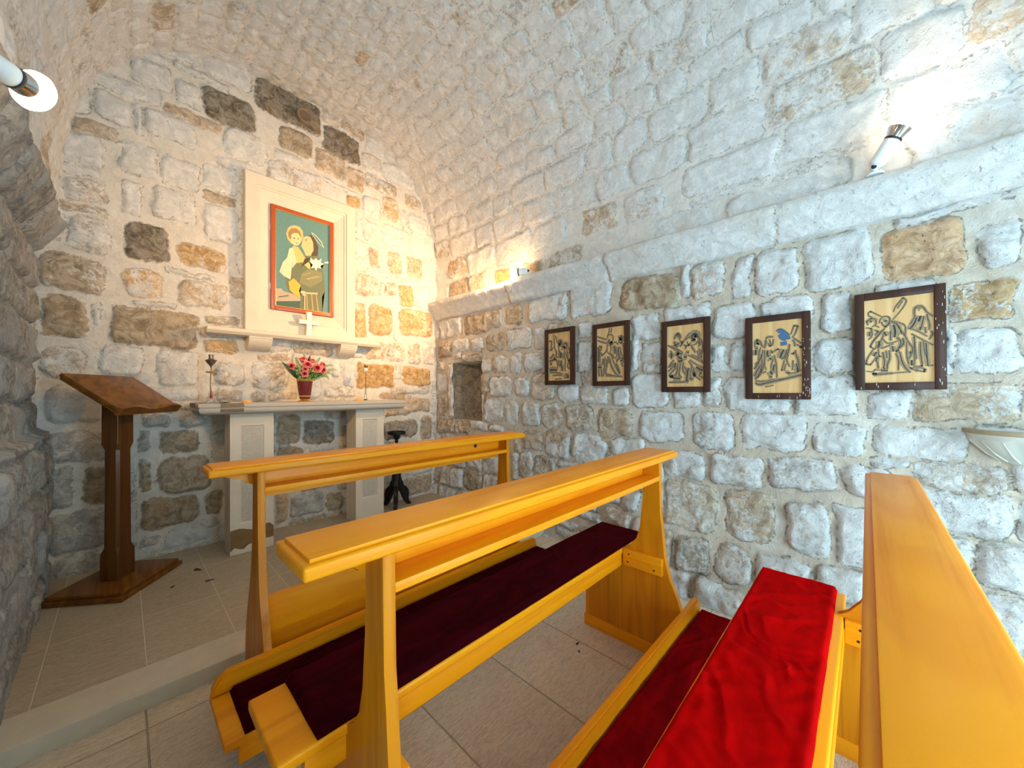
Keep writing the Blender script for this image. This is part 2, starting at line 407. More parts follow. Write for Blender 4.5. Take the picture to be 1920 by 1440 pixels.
def grid_object(name, XYZ, E, T, keep, mat, extra=None):
    nj, ni = XYZ.shape[:2]
    idx = np.arange(nj * ni).reshape(nj, ni)
    q = np.stack([idx[:-1, :-1], idx[:-1, 1:], idx[1:, 1:], idx[1:, :-1]], -1)
    if keep is not None: q = q[keep]
    q = q.reshape(-1, 4)
    co = XYZ.reshape(-1, 3).astype(np.float32); e = E.ravel(); t = T.reshape(-1, 4)
    if extra:
        ev, ef = extra; base = len(co)
        co = np.vstack([co, np.array(ev, np.float32)]); q = np.vstack([q, np.array(ef) + base])
        e = np.concatenate([e, np.full(len(ev), 0.05)]); t = np.vstack([t, np.tile((0.42, 0.32, 0.20, 0.30), (len(ev), 1))])
    me = bpy.data.meshes.new(name)
    me.vertices.add(len(co)); me.vertices.foreach_set('co', co.ravel())
    me.loops.add(len(q) * 4); me.loops.foreach_set('vertex_index', q.ravel().astype(np.int32))
    me.polygons.add(len(q)); me.polygons.foreach_set('loop_start', np.arange(0, len(q) * 4, 4, dtype=np.int32))
    me.polygons.foreach_set('use_smooth', np.ones(len(q), bool))
    a = me.attributes.new('edge', 'FLOAT', 'POINT'); a.data.foreach_set('value', e.astype(np.float32))
    a = me.attributes.new('tint', 'FLOAT_COLOR', 'POINT'); a.data.foreach_set('color', t.astype(np.float32).ravel())
    me.update(); me.validate(); me.materials.append(mat)
    return link(bpy.data.objects.new(name, me))

def mesh_pts(p0, p1, q0, q1, res):
    p = np.linspace(p0, p1, int((p1 - p0) / res) + 1); q = np.linspace(q0, q1, int((q1 - q0) / res) + 1)
    return np.meshgrid(p, q)
def sst(x): x = np.clip(x, 0, 1); return x * x * (3 - 2 * x)

# ---- right wall
RS = parse("3.094,3.492,1.792,2.017,p|2.647,3.057,1.792,2.001,t|2.488,2.637,1.831,2.008,t|2.23,2.46,1.805,2.001,t|1.748,2.16,1.799,2.023,p|1.353,1.735,1.787,2.096,p|3.273,3.521,1.581,1.761,b|2.972,3.26,1.625,1.774,w|2.744,2.937,1.62,1.761,w|2.464,2.711,1.6,1.778,t|2.126,2.445,1.59,1.777,p|1.953,2.109,1.582,1.76,p|2.755,3.081,1.527,1.603,t|2.425,2.637,1.385,1.561,t|2.239,2.396,1.377,1.566,g|1.977,2.221,1.382,1.562,p|3.081,3.273,1.551,1.63,p|2.368,2.658,1.153,1.363,p|2.151,2.34,1.162,1.341,p|1.86,2.143,1.139,1.366,t|1.629,1.844,1.125,1.261,w|3.353,3.55,1.203,1.418,p|3.34,3.579,0.937,1.186,t|3.394,3.535,1.452,1.568,t|3.218,3.334,0.929,1.525,p|2.474,2.744,0.917,1.138,g|2.275,2.464,0.903,1.134,p|2.025,2.248,0.904,1.124,g|1.8,2.009,0.894,1.116,t|1.503,1.77,0.901,1.109,t|3.208,3.535,0.745,0.916,t|2.96,3.208,0.767,0.922,t|2.679,2.948,0.817,0.921,p|2.445,2.669,0.821,0.899,g|2.001,2.186,0.701,0.862,t|1.72,1.977,0.667,0.892,t|1.434,1.698,0.655,0.894,g|2.221,2.349,0.694,0.794,t|2.257,2.368,0.503,0.664,t|2.1,2.257,0.522,0.679,p|1.921,2.083,0.547,0.66,d|0.882,1.283,1.763,1.995,b|0.614,0.815,1.779,2.007,p|0.475,0.573,1.745,1.996,w|0.255,0.466,1.732,1.993,w|1.52,1.654,1.62,1.752,w|1.52,1.654,1.361,1.602,p|0.987,1.2,1.559,1.739,w|0.69,0.972,1.651,1.759,w|0.457,0.681,1.526,1.726,g|0.3,0.442,1.608,1.701,w|0.982,1.132,1.335,1.545,p|1.141,1.206,1.34,1.578,w|0.597,0.681,1.32,1.496,w|0.502,0.585,1.325,1.515,w|1.369,1.625,1.11,1.257,p|1.206,1.344,1.099,1.243,w|0.931,1.194,1.094,1.33,p|0.742,0.919,1.095,1.248,g|0.63,0.737,1.1,1.293,g|0.305,0.623,1.089,1.284,w|0.041,0.298,1.075,1.284,w|1.183,1.473,0.872,1.086,t|0.844,1.143,0.869,1.08,g|0.553,0.792,0.852,1.082,g|0.232,0.524,0.876,1.09,w|0.255,0.395,1.744,1.993,w|-0.029,0.244,1.711,2.011,w|-0.315,-0.05,1.703,1.967,T|-0.449,-0.338,1.703,1.897,w|0.197,0.395,1.511,1.719,w|0.045,0.168,1.495,1.703,w|-0.449,-0.252,1.499,1.668,o|0.048,0.204,1.287,1.475,w|-0.449,-0.276,1.279,1.469,w|-0.271,-0.252,1.267,1.481,w|-0.141,0.01,1.074,1.207,w|-0.449,-0.147,1.064,1.243,t|-0.008,0.215,0.889,1.048,g|-0.32,-0.026,0.906,1.048,w|2.232,2.349,0.651,0.776,t|2.001,2.217,0.694,0.869,t|1.711,1.987,0.66,0.877,g|1.392,1.699,0.668,0.87,g|1.091,1.377,0.744,0.869,g|0.715,0.962,0.65,0.82,g|0.414,0.696,0.658,0.838,p|0.092,0.399,0.678,0.865,g|-0.097,0.083,0.685,0.856,w|2.278,2.365,0.395,0.636,t|2.099,2.27,0.429,0.652,t|1.854,2.092,0.485,0.655,d|0.647,0.962,0.359,0.645,t|0.358,0.612,0.374,0.651,t|0.132,0.318,0.376,0.626,g|-0.021,0.119,0.364,0.642,g|0.859,0.984,0.128,0.339,t|0.643,0.849,0.132,0.333,d|0.437,0.625,0.154,0.342,t|0.195,0.429,0.193,0.35,g|-0.01,0.189,0.206,0.359,w|0.743,0.931,-0.052,0.154,g|0.468,0.733,-0.08,0.141,t|1.118,1.272,0.378,0.51,g|1.15,1.392,0.254,0.38,t|1.424,1.693,0.222,0.299,g|1.599,1.854,0.031,0.122,t|1.867,2.071,-0.088,0.018,g")
st = fill_courses(RS, -1.65, 3.62, 0.0, 2.04, lambda q: 0.20, lambda q: 0.30, 'pptgwwtg')
P, Q = mesh_pts(-1.65, 3.62, -0.02, 2.05, 0.009)
E_, H, T = stone_grid(P, Q, st, lambda a, c: 0.020 + 0.014 * max(0, min(1, (0.75 - c) / 0.5)), seed=3, rough=0.015)
low = sst((0.62 - Q) / 0.55) * sst((1.5 - P) / 0.6)
H = H + 0.17 * low + 0.02 * sst((0.5 - Q) / 0.5)
H = H + (fbm(P * 2.2, Q * 2.2, 77) - 0.5) * 0.02 + (fbm(P * 5, Q * 5, 78) - 0.5) * 0.06 * low
cl = sst((Q - 1.08) / 0.06) * sst((1.80 - Q) / 0.06) * sst((2.06 - P) / 0.06) * sst((P + 0.40) / 0.06)   # dressed flatter where the panels hang
H = H * (1 - cl) + np.minimum(H, 0.022) * cl
XYZ = np.stack([XR - H, P, Q], -1)
NY0, NY1, NZ0, NZ1, ND = 2.775, 3.235, 0.915, 1.515, 0.30      # the small recess
pc = (P[:-1, :-1] + P[1:, 1:]) / 2; qc = (Q[:-1, :-1] + Q[1:, 1:]) / 2
keep = ~((pc > NY0) & (pc < NY1) & (qc > NZ0) & (qc < NZ1))
xa, xb = XR + 0.001, XR + ND
na, nb, nc, nd = NY0 - 0.006, NY1 + 0.006, NZ0 - 0.006, NZ1 + 0.006
ev = [(xa, na, nc), (xb, na + .02, nc), (xb, na + .02, nd - .01), (xa, na, nd), (xa, nb, nc), (xb, nb - .02, nc), (xb, nb - .02, nd - .01), (xa, nb, nd),
      (xa, na - .12, nc - .12), (xa, na - .12, nd + .12), (xa, nb + .12, nc - .12), (xa, nb + .12, nd + .12)]
ef = [(0, 1, 2, 3), (4, 7, 6, 5), (0, 4, 5, 1), (3, 2, 6, 7), (1, 5, 6, 2), (8, 0, 3, 9), (10, 11, 7, 4), (8, 10, 4, 0), (3, 7, 11, 9)]
o = grid_object('wall_right', XYZ, E_, T, keep, M['wall_side'], (ev, ef)); tag(o, kind='structure')

# ---- back wall (the altar wall), cut to the outline of the vault
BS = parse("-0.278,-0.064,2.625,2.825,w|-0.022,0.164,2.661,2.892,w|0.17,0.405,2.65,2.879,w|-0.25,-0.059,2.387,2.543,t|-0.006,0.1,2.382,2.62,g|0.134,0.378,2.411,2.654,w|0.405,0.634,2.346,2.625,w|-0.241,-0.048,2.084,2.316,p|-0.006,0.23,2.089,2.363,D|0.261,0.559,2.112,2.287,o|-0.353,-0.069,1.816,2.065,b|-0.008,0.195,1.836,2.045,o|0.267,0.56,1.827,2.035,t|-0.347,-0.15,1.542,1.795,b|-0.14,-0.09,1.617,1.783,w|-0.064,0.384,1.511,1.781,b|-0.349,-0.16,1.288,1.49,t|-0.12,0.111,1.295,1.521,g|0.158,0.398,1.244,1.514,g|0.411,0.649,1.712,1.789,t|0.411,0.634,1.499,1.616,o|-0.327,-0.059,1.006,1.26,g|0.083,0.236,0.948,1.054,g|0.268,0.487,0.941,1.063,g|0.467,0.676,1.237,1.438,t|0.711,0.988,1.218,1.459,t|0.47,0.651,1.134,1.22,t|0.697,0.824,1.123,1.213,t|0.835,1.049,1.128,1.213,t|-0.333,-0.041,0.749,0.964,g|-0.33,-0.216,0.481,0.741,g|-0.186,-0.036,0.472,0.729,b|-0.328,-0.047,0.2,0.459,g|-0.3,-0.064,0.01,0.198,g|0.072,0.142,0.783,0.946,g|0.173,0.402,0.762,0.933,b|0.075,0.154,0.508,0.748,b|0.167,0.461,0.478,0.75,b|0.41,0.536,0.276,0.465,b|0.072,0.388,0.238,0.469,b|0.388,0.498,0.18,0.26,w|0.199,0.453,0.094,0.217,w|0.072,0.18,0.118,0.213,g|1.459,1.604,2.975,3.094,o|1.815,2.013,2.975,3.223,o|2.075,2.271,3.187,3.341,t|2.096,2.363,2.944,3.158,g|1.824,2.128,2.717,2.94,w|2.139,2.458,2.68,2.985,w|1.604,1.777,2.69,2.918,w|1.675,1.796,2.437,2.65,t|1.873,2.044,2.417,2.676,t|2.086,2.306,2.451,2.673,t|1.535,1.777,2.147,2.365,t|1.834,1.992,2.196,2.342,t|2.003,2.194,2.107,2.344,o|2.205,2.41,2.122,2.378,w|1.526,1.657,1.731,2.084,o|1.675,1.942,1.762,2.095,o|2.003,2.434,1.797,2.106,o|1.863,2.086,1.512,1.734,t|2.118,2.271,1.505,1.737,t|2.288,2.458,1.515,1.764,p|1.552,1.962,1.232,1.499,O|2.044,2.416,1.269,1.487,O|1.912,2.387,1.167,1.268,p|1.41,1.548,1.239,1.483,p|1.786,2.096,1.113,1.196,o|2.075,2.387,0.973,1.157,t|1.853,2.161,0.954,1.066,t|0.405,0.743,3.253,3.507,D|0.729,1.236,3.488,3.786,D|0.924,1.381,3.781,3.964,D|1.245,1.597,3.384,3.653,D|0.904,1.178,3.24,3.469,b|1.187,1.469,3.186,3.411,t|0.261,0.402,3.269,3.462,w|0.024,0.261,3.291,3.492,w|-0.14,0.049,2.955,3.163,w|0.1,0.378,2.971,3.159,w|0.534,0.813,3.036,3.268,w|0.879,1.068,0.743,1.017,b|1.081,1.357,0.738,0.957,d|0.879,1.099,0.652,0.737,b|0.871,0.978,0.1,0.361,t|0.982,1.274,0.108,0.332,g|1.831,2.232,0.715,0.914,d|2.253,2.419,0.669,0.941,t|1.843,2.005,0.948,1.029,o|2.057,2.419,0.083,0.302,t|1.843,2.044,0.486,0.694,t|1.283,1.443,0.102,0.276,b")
st = fill_courses(BS, -0.46, 2.6, 0.0, 3.9, lambda q: 0.21, lambda q: 0.29, 'wpptwgtw')
st = [s if s[4] != 'g' or s[2] < 2.3 else s[:4] + ('w',) for s in st]
P, Q = mesh_pts(-0.46, 2.58, -0.02, 3.86, 0.009)
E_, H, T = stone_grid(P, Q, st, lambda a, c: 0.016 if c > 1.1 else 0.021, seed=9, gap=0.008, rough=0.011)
H = H + (fbm(P * 2.0, Q * 2.0, 57) - 0.5) * 0.02
XYZ = np.stack([P, YB - H, Q], -1)
pc = (P[:-1, :-1] + P[1:, 1:]) / 2; qc = (Q[:-1, :-1] + Q[1:, 1:]) / 2
inside = (np.abs((pc - VX) / (VA * 1.05)) ** VN + (np.maximum(qc - VZ, 0) / (VB * 1.05)) ** VN) < 1
keep = inside | (qc < VZ + 0.05)
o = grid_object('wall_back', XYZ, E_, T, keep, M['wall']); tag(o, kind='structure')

# ---- left wall
st = fill_courses([], -1.65, 3.65, 0.0, 2.3, lambda q: 0.23, lambda q: 0.36, 'nnng')  # dark grey stone tint also carries this wall's shade
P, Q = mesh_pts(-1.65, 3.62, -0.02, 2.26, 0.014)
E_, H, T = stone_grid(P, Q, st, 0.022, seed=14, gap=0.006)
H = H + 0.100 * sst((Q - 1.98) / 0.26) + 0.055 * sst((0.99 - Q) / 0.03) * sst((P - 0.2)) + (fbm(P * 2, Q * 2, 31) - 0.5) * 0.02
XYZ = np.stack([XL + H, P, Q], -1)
WY0, WY1, WZ0, WZ1 = -1.45, -0.35, 0.55, 1.95           # unseen window opening, added beside the camera to light the right wall
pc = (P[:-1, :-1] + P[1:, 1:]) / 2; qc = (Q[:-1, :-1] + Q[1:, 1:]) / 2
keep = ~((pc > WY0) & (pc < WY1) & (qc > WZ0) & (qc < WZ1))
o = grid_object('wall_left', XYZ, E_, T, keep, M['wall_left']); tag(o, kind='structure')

# ---- barrel vault
th = np.linspace(0, PI, 4001)
def sup(t): 
    c, s = np.cos(t), np.sin(t)
    return VX + VA * np.sign(c) * np.abs(c) ** (2 / VN), VZ + VB * np.abs(s) ** (2 / VN)
vx, vz = sup(th)
arc = np.concatenate([[0], np.cumsum(np.hypot(np.diff(vx), np.diff(vz)))]); L = arc[-1]
hv = lambda q: 0.105 + 0.12 * (abs(q / L - 0.5) * 2) ** 1.6
VS = [(-0.55, -0.12, 0.02, 0.23, 'p'), (0.05, 0.62, 0.02, 0.17, 'w'), (1.30, 1.62, 0.20, 0.42, 't'), (0.98, 1.25, 0.20, 0.42, 'p'), (1.62, 1.95, 0.02, 0.17, 't'), (2.0, 2.25, 0.02, 0.17, 'b'),
      (2.3, 2.62, 0.02, 0.19, 'o'), (2.7, 3.0, 0.02, 0.22, 't'), (3.05, 3.35, 0.24, 0.45, 'o'), (-0.9, -0.6, 0.02, 0.24, 'b'), (0.7, 1.05, 0.02, 0.17, 'p'), (3.3, 3.56, 0.5, 0.7, 't')]
st = fill_courses(VS, -1.65, 3.66, 0.0, L, hv, lambda q: hv(q) * 1.75, 'wwwwwwwwpwwwgwwpwwwwtw')
P, Q = mesh_pts(-1.65, 3.64, 0.0, L, 0.0125)
E_, H, T = stone_grid(P, Q, st, 0.012, seed=21, gap=0.009, warp=0.030, rough=0.007)
xx = np.interp(Q[:, 0], arc, vx); zz = np.interp(Q[:, 0], arc, vz)
tx = np.gradient(xx); tz = np.gradient(zz); ln = np.hypot(tx, tz); nx, nz = -tz / ln, tx / ln
if (nx[len(nx) // 2], nz[len(nz) // 2])[1] > 0: nx, nz = -nx, -nz
H = H + (fbm(P * 1.6, Q * 1.6, 91) - 0.5) * 0.03
H = H * np.clip(np.minimum(Q, L - Q) / 0.03, 0, 1)
XYZ = np.stack([xx[:, None] + nx[:, None] * H, P, zz[:, None] + nz[:, None] * H], -1)
vault = grid_object('ceiling', XYZ, E_, T, None, M['vault']); tag(vault, kind='structure')

# ---- stone ledges under the springing: the cornice on the right
def ledge(name, prof, joints, sgn, seed):
    pr = np.array(prof); d = np.concatenate([[0], np.cumsum(np.hypot(*np.diff(pr, axis=0).T))])
    P, Q = mesh_pts(YF - 0.05, YB + 0.05, 0, d[-1], 0.010)
    st = [(a, b, -0.1, d[-1] + 0.1, 'w') for a, b in zip(joints, joints[1:])]
    E_, H, T = stone_grid(P, Q, st, 0.004, gap=0.004, seed=seed, warp=0.006, rough=0.005)
    X = np.interp(Q, d, pr[:, 0]); Z = np.interp(Q, d, pr[:, 1])
    wob = (fbm(P * 1.5, Q * 0 + 3, seed + 3) - 0.5) * 0.02
    XYZ = np.stack([X - sgn * (H + (fbm(P * 6, Q * 6, seed + 8) - 0.5) * 0.008) + sgn * 0.004, P, Z + wob], -1)
    return tag(grid_object(name, XYZ, E_, T, None, M['cornice']), kind='structure')
ledge('trim_1', [(2.54, 2.205), (2.375, 2.20), (2.365, 2.185), (2.36, 2.155), (2.385, 2.12), (2.42, 2.07), (2.435, 2.03), (2.45, 2.015), (2.50, 2.005)],
      [-2.2, -0.66, 0.351, 1.36, 2.35, 3.7], 1, 41)

# ---- floors and the low step
bm = bmesh.new(); box(bm, XL - 0.1, XR + 0.1, YF - 0.1, STEP_Y + 0.05, -0.06, 0.0)
tag(finish(bm, 'floor', M['floor_low']), kind='structure')
bm = bmesh.new(); box(bm, XL - 0.1, XR + 0.1, STEP_Y + 0.17, YB + 0.1, -0.06, PLAT)
tag(finish(bm, 'floor_platform', M['floor_high']), kind='structure')
bm = bmesh.new()
prism(bm, [(STEP_Y, 0.0), (STEP_Y, PLAT - 0.014), (STEP_Y + 0.004, PLAT - 0.004), (STEP_Y + 0.014, PLAT + 0.0005), (STEP_Y + 0.183, PLAT + 0.0005), (STEP_Y + 0.183, -0.05), (STEP_Y, -0.05)], 'x', XL - 0.05, XR + 0.05)
tag(finish(bm, 'trim_2', M['step'], smooth=30), kind='structure')

# ---- entrance wall behind the camera with its open doorway (daylight)
DX0, DX1, DZ = 0.85, 1.75, 2.10
bm = bmesh.new()
box(bm, XL - 0.15, DX0, YF - 0.3, YF, -0.02, DZ); box(bm, DX1, XR + 0.15, YF - 0.3, YF, -0.02, DZ)
box(bm, XL - 0.15, XR + 0.15, YF - 0.3, YF, DZ, 4.0)
tag(finish(bm, 'wall_front', M['limestone']), kind='structure')
bm = bmesh.new()                                        # stone reveal of the added side window
for a in ((WY0 - 0.03, WY0, WZ0, WZ1), (WY1, WY1 + 0.03, WZ0, WZ1), (WY0 - 0.03, WY1 + 0.03, WZ0 - 0.03, WZ0), (WY0 - 0.03, WY1 + 0.03, WZ1, WZ1 + 0.03)):
    box(bm, XL - 0.35, XL + 0.005, *a)
tag(finish(bm, 'added_window', M['limestone']), kind='structure')
# ------------------------------------------------------------------ pews
def knot(parent, x, y, z, r):
    bm = bmesh.new()
    lathe(bm, [(r, 0.0), (r * 0.8, 0.0009), (r * 0.35, 0.0012)], n=10, M=Matrix.Rotation(PI / 2, 4, 'X') @ Matrix.Diagonal((1.3, 1, 1, 1)))
    for e in list(bm.edges): pass
    cap(bm, [v for v in bm.verts][-10:])
    finish(bm, 'knot', M['knot'], parent, at=(x, y, z))

def make_pew(name, label, x0, L, yf, px0, px1, seat, dz=0.0, panel=False, knots=(), rw=0.165, ry=0.0, s0=0.182, s1=0.420, py=0.0):
    """x0..x0+L top rail, yf its edge nearest the entrance, px0/px1 outer faces of the end panels"""
    root = thing(name, label, 'pew' if seat else 'kneeler bench', (x0 + L / 2, yf + 0.05, 0), None)
    ox, oy = x0 + L / 2, yf + 0.05
    X0, X1 = -L / 2, L / 2; a, b = px0 - ox, px1 - ox
    Y = lambda y: y - 0.05
    zt = 0.921 + dz; pt = 0.026
    # top rail with a small raised moulding
    bm = bmesh.new()
    box(bm, X0, X1, Y(ry), Y(ry + rw), zt - 0.034, zt - 0.007, 0.007, seg=3)
    box(bm, X0 + 0.013, X1 - 0.013, Y(ry + 0.013), Y(ry + rw - 0.013), zt - 0.010, zt, 0.003)
    finish(bm, 'top_rail', M['pine_x'], root, 40)
    # apron board with ogee ends
    bm = bmesh.new()
    zb = zt - 0.150; t = zt - 0.032
    og = [(0.012, t), (0.012, t - 0.010), (0.045, t - 0.012), (0.075, t - 0.022), (0.085, t - 0.030), (0.115, t - 0.036), (0.128, t - 0.052), (0.148, t - 0.058), (0.172, t - 0.090), (0.185, zb), (0.20, zb)]
    pr = [(X0 + u, z) for u, z in og] + [(X1 - u, z) for u, z in og[::-1]]
    prism(bm, pr, 'y', Y(0.092), Y(0.114), 0.002)
    ap = finish(bm, 'apron', M['pine_x'], root, 40)
    for kx, kz in knots: knot(ap, kx - ox, Y(0.0915), kz, 0.011)
    # book shelf
    bm = bmesh.new(); box(bm, a + pt - 0.001, b - pt + 0.001, Y(0.014), Y(0.0925), zt - 0.118, zt - 0.097, 0.003)
    finish(bm, 'book_shelf', M['pine_x'], root, 40)
    # end panels: slim above, flaring to carry the kneeler (towards entrance) and seat (towards altar)
    top = zt - 0.033
    fr = [(0.014, top), (0.012, 0.66), (0.004, 0.593), (-0.008, 0.46), (-0.030, 0.375), (-0.062, 0.300), (-0.082, 0.246), (-0.090, 0.158), (-0.300, 0.156), (-0.300, 0.0)]
    if seat: bk = [(s1 - .02, 0.0), (s1 - .02, 0.437), (0.185, 0.452), (0.150, 0.475), (0.118, 0.52), (0.102, 0.58), (0.093, 0.70), (0.0915, top)]
    else: bk = [(0.225, 0.0), (0.225, 0.14), (0.205, 0.25), (0.165, 0.36), (0.130, 0.46), (0.106, 0.58), (0.094, 0.70), (0.0915, top)]
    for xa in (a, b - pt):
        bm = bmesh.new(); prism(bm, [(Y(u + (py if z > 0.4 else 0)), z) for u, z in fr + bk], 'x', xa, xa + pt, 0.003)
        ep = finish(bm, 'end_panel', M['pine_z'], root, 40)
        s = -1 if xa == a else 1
        # plinth strips at the foot
        xi, xo = xa - 0.006, xa + pt + 0.006
        for u0, u1 in ((-0.305, -0.062), (-0.055, bk[0][0] + 0.004)):
            bm = bmesh.new(); box(bm, xi, xo, Y(u0), Y(u1), 0.0, 0.056, 0.003)
            finish(bm, 'plinth', M['pine_y'], ep, 40)
        if seat:
            x1, x2 = (xa + pt, xa + pt + 0.022) if s < 0 else (xa - 0.022, xa)
            bm = bmesh.new(); box(bm, x1, x2, Y(-0.004 + py), Y(s0 - 0.0025), 0.383, 0.459, 0.003)
            cl = finish(bm, 'cleat', M['pine_y'], ep, 40)
            xs = x2 if s < 0 else x1
            for u, z in ((0.03, 0.402), (0.15, 0.440), (0.155, 0.403)):
                bm = bmesh.new(); lathe(bm, [(0.0045, 0), (0.004, 0.0012), (0.0004, 0.0016)], n=8, M=align((-s, 0, 0)))
                finish(bm, 'screw', M['screw'], cl, at=(xs, Y(u), z))
    if seat:
        bm = bmesh.new(); box(bm, X0 + 0.006, X1 + 0.004, Y(s0), Y(s1), 0.432, 0.458, 0.007, seg=3)
        box(bm, X0 + 0.06, X1 - 0.05, Y(0.188), Y(0.210), 0.375, 0.432, 0.003)
        finish(bm, 'seat', M['pine_x'], root, 40)
    if panel:
        bm = bmesh.new(); box(bm, a + pt, b - pt, Y(0.045), Y(0.066), 0.16, 0.392, 0.004)
        finish(bm, 'front_board', M['pine_x'], root, 40)
    # kneeler board, its raised rim and the shaped bearers under the ends
    bm = bmesh.new(); box(bm, X0 - 0.006, X1 + 0.004, Y(-0.335), Y(-0.070), 0.158, 0.182, 0.005)
    box(bm, X0 + 0.03, X1 - 0.03, Y(-0.330), Y(-0.306), 0.100, 0.158, 0.003)
    kb = finish(bm, 'kneeler_board', M['pine_x'], root, 40)
    bm = bmesh.new()
    zr = 0.252
    pr = [(X0 - 0.004, 0.183), (X0 - 0.002, 0.210), (X0 + 0.012, 0.236), (X0 + 0.04, zr), (X1 - 0.03, zr), (X1 - 0.008, zr - 0.010), (X1, zr - 0.03), (X1, 0.183)]
    prism(bm, pr, 'y', Y(-0.101), Y(-0.073), 0.006, seg=2)
    finish(bm, 'kneeler_rim', M['pine_x'], root, 40)
    for xa, s in ((X0 + 0.02, 1), (X1 - 0.055, -1)):
        bm = bmesh.new()
        pr = [(Y(-0.305), 0.158), (Y(-0.325), 0.150), (Y(-0.30), 0.128), (Y(-0.24), 0.118), (Y(-0.19), 0.100), (Y(-0.14), 0.096), (Y(-0.10), 0.110), (Y(-0.08), 0.158)]
        prism(bm, pr, 'x', xa, xa + 0.035, 0.003)
        finish(bm, 'bearer', M['pine_y'], kb, 40)
    return root

make_pew('kneeling_bench', 'front honey-coloured wooden kneeler bench without a seat, nearest the altar', 0.207, 1.672, 1.67, 0.356, 1.740, False, 0.008, True, [(1.515, 0.868)])
make_pew('church_pew', 'varnished pine church pew in the middle row with red seat cushion coloured as in shade', 0.202, 1.651, 0.66, 0.347, 1.690, True, 0.0, False, [(0.905, 0.862)])
make_pew('church_pew', 'nearest varnished pine pew at the right with bright red seat cushion', 0.195, 1.640, -0.135, 0.335, 1.672, True, rw=0.128, ry=0.012, s0=0.190, s1=0.458, py=0.028)

def cushion(name, label, x0, x1, y0, y1, z, h, mat, amp, seed, group=None, cat='cushion', skew=0.0, scale=1.0):
    """soft pad: top grid with wrinkles across it, rounded rim, flat underside"""
    nx, ny = 170, 40
    bm = bmesh.new()
    u = np.linspace(0, 1, nx); v = np.linspace(0, 1, ny); U, V = np.meshgrid(u, v)
    Xw = x0 + (x1 - x0) * U; Yw = y0 + (y1 - y0) * V
    edge = np.minimum.reduce([U * (x1 - x0), (1 - U) * (x1 - x0), V * (y1 - y0), (1 - V) * (y1 - y0)])
    rim = np.sqrt(np.clip(1 - (1 - np.clip(edge / 0.014, 0, 1)) ** 2, 0, 1))
    a = Xw * 17 * scale + skew * Yw * 17 + (fbm(Xw * 3, Yw * 5, seed, 3) - 0.5) * 9
    rid = 1 - np.abs(2 * vnoise(a, Yw * 2.6 + seed, seed + 2) - 1)
    b = Xw * 33 * scale - skew * Yw * 20 + (fbm(Xw * 4, Yw * 6, seed + 9, 3) - 0.5) * 9
    rid2 = 1 - np.abs(2 * vnoise(b, Yw * 4 + seed, seed + 4) - 1)
    wr = (rid ** 2.2) * 0.72 + (rid2 ** 2.5) * 0.34
    Z = z + h * (0.25 + 0.75 * rim) - amp * (1 - wr) * np.clip(edge / 0.03, 0, 1) * (0.35 + fbm(Xw * 2, Yw * 3, seed + 5))
    dx = (fbm(Xw * 3, Yw * 3, seed + 11) - 0.5) * 0.008; dy = (fbm(Xw * 4, Yw * 4, seed + 12) - 0.5) * 0.008
    ox, oy = (x0 + x1) / 2, (y0 + y1) / 2
    g = [[bm.verts.new((Xw[j, i] + dx[j, i] - ox, Yw[j, i] + dy[j, i] - oy, Z[j, i] - z)) for i in range(nx)] for j in range(ny)]
    for j in range(ny - 1):
        for i in range(nx - 1): bm.faces.new((g[j][i], g[j][i + 1], g[j + 1][i + 1], g[j + 1][i]))
    ring = g[0][:] + [g[j][-1] for j in range(1, ny)] + g[-1][-2::-1] + [g[j][0] for j in range(ny - 2, 0, -1)]
    low = [bm.verts.new((p.co.x, p.co.y, 0.0)) for p in ring]
    n = len(ring)
    for i in range(n): bm.faces.new((ring[i], low[i], low[(i + 1) % n], ring[(i + 1) % n]))
    bm.faces.new(low)
    o = finish(bm, name, mat, None, 60, (ox, oy, z))
    return tag(o, label, cat, group)

cushion('seat_cushion', 'bright red velvet cushion lying on the seat of the nearest pew', 0.26, 1.838, 0.078, 0.317, 0.459, 0.024, M['velvet'], 0.015, 5, skew=-0.9)
cushion('kneeler_cushion', 'crumpled red velvet pad, coloured as in half shade, on the kneeler behind the middle pew', 0.27, 1.846, 0.332, 0.556, 0.183, 0.026, M['velvet_half_shade'], 0.018, 15, skew=0.7)
cushion('seat_cushion', 'long red velvet cushion, coloured as in shade, on the middle pew seat', 0.287, 1.853, 0.846, 1.078, 0.459, 0.024, M['velvet_shade'], 0.006, 25, skew=-0.5)
cushion('kneeler_cushion', 'red velvet pad, coloured as in shade, on the kneeler of the front bench', 0.252, 1.868, 1.338, 1.564, 0.183, 0.022, M['velvet_shade'], 0.006, 35, skew=0.4)

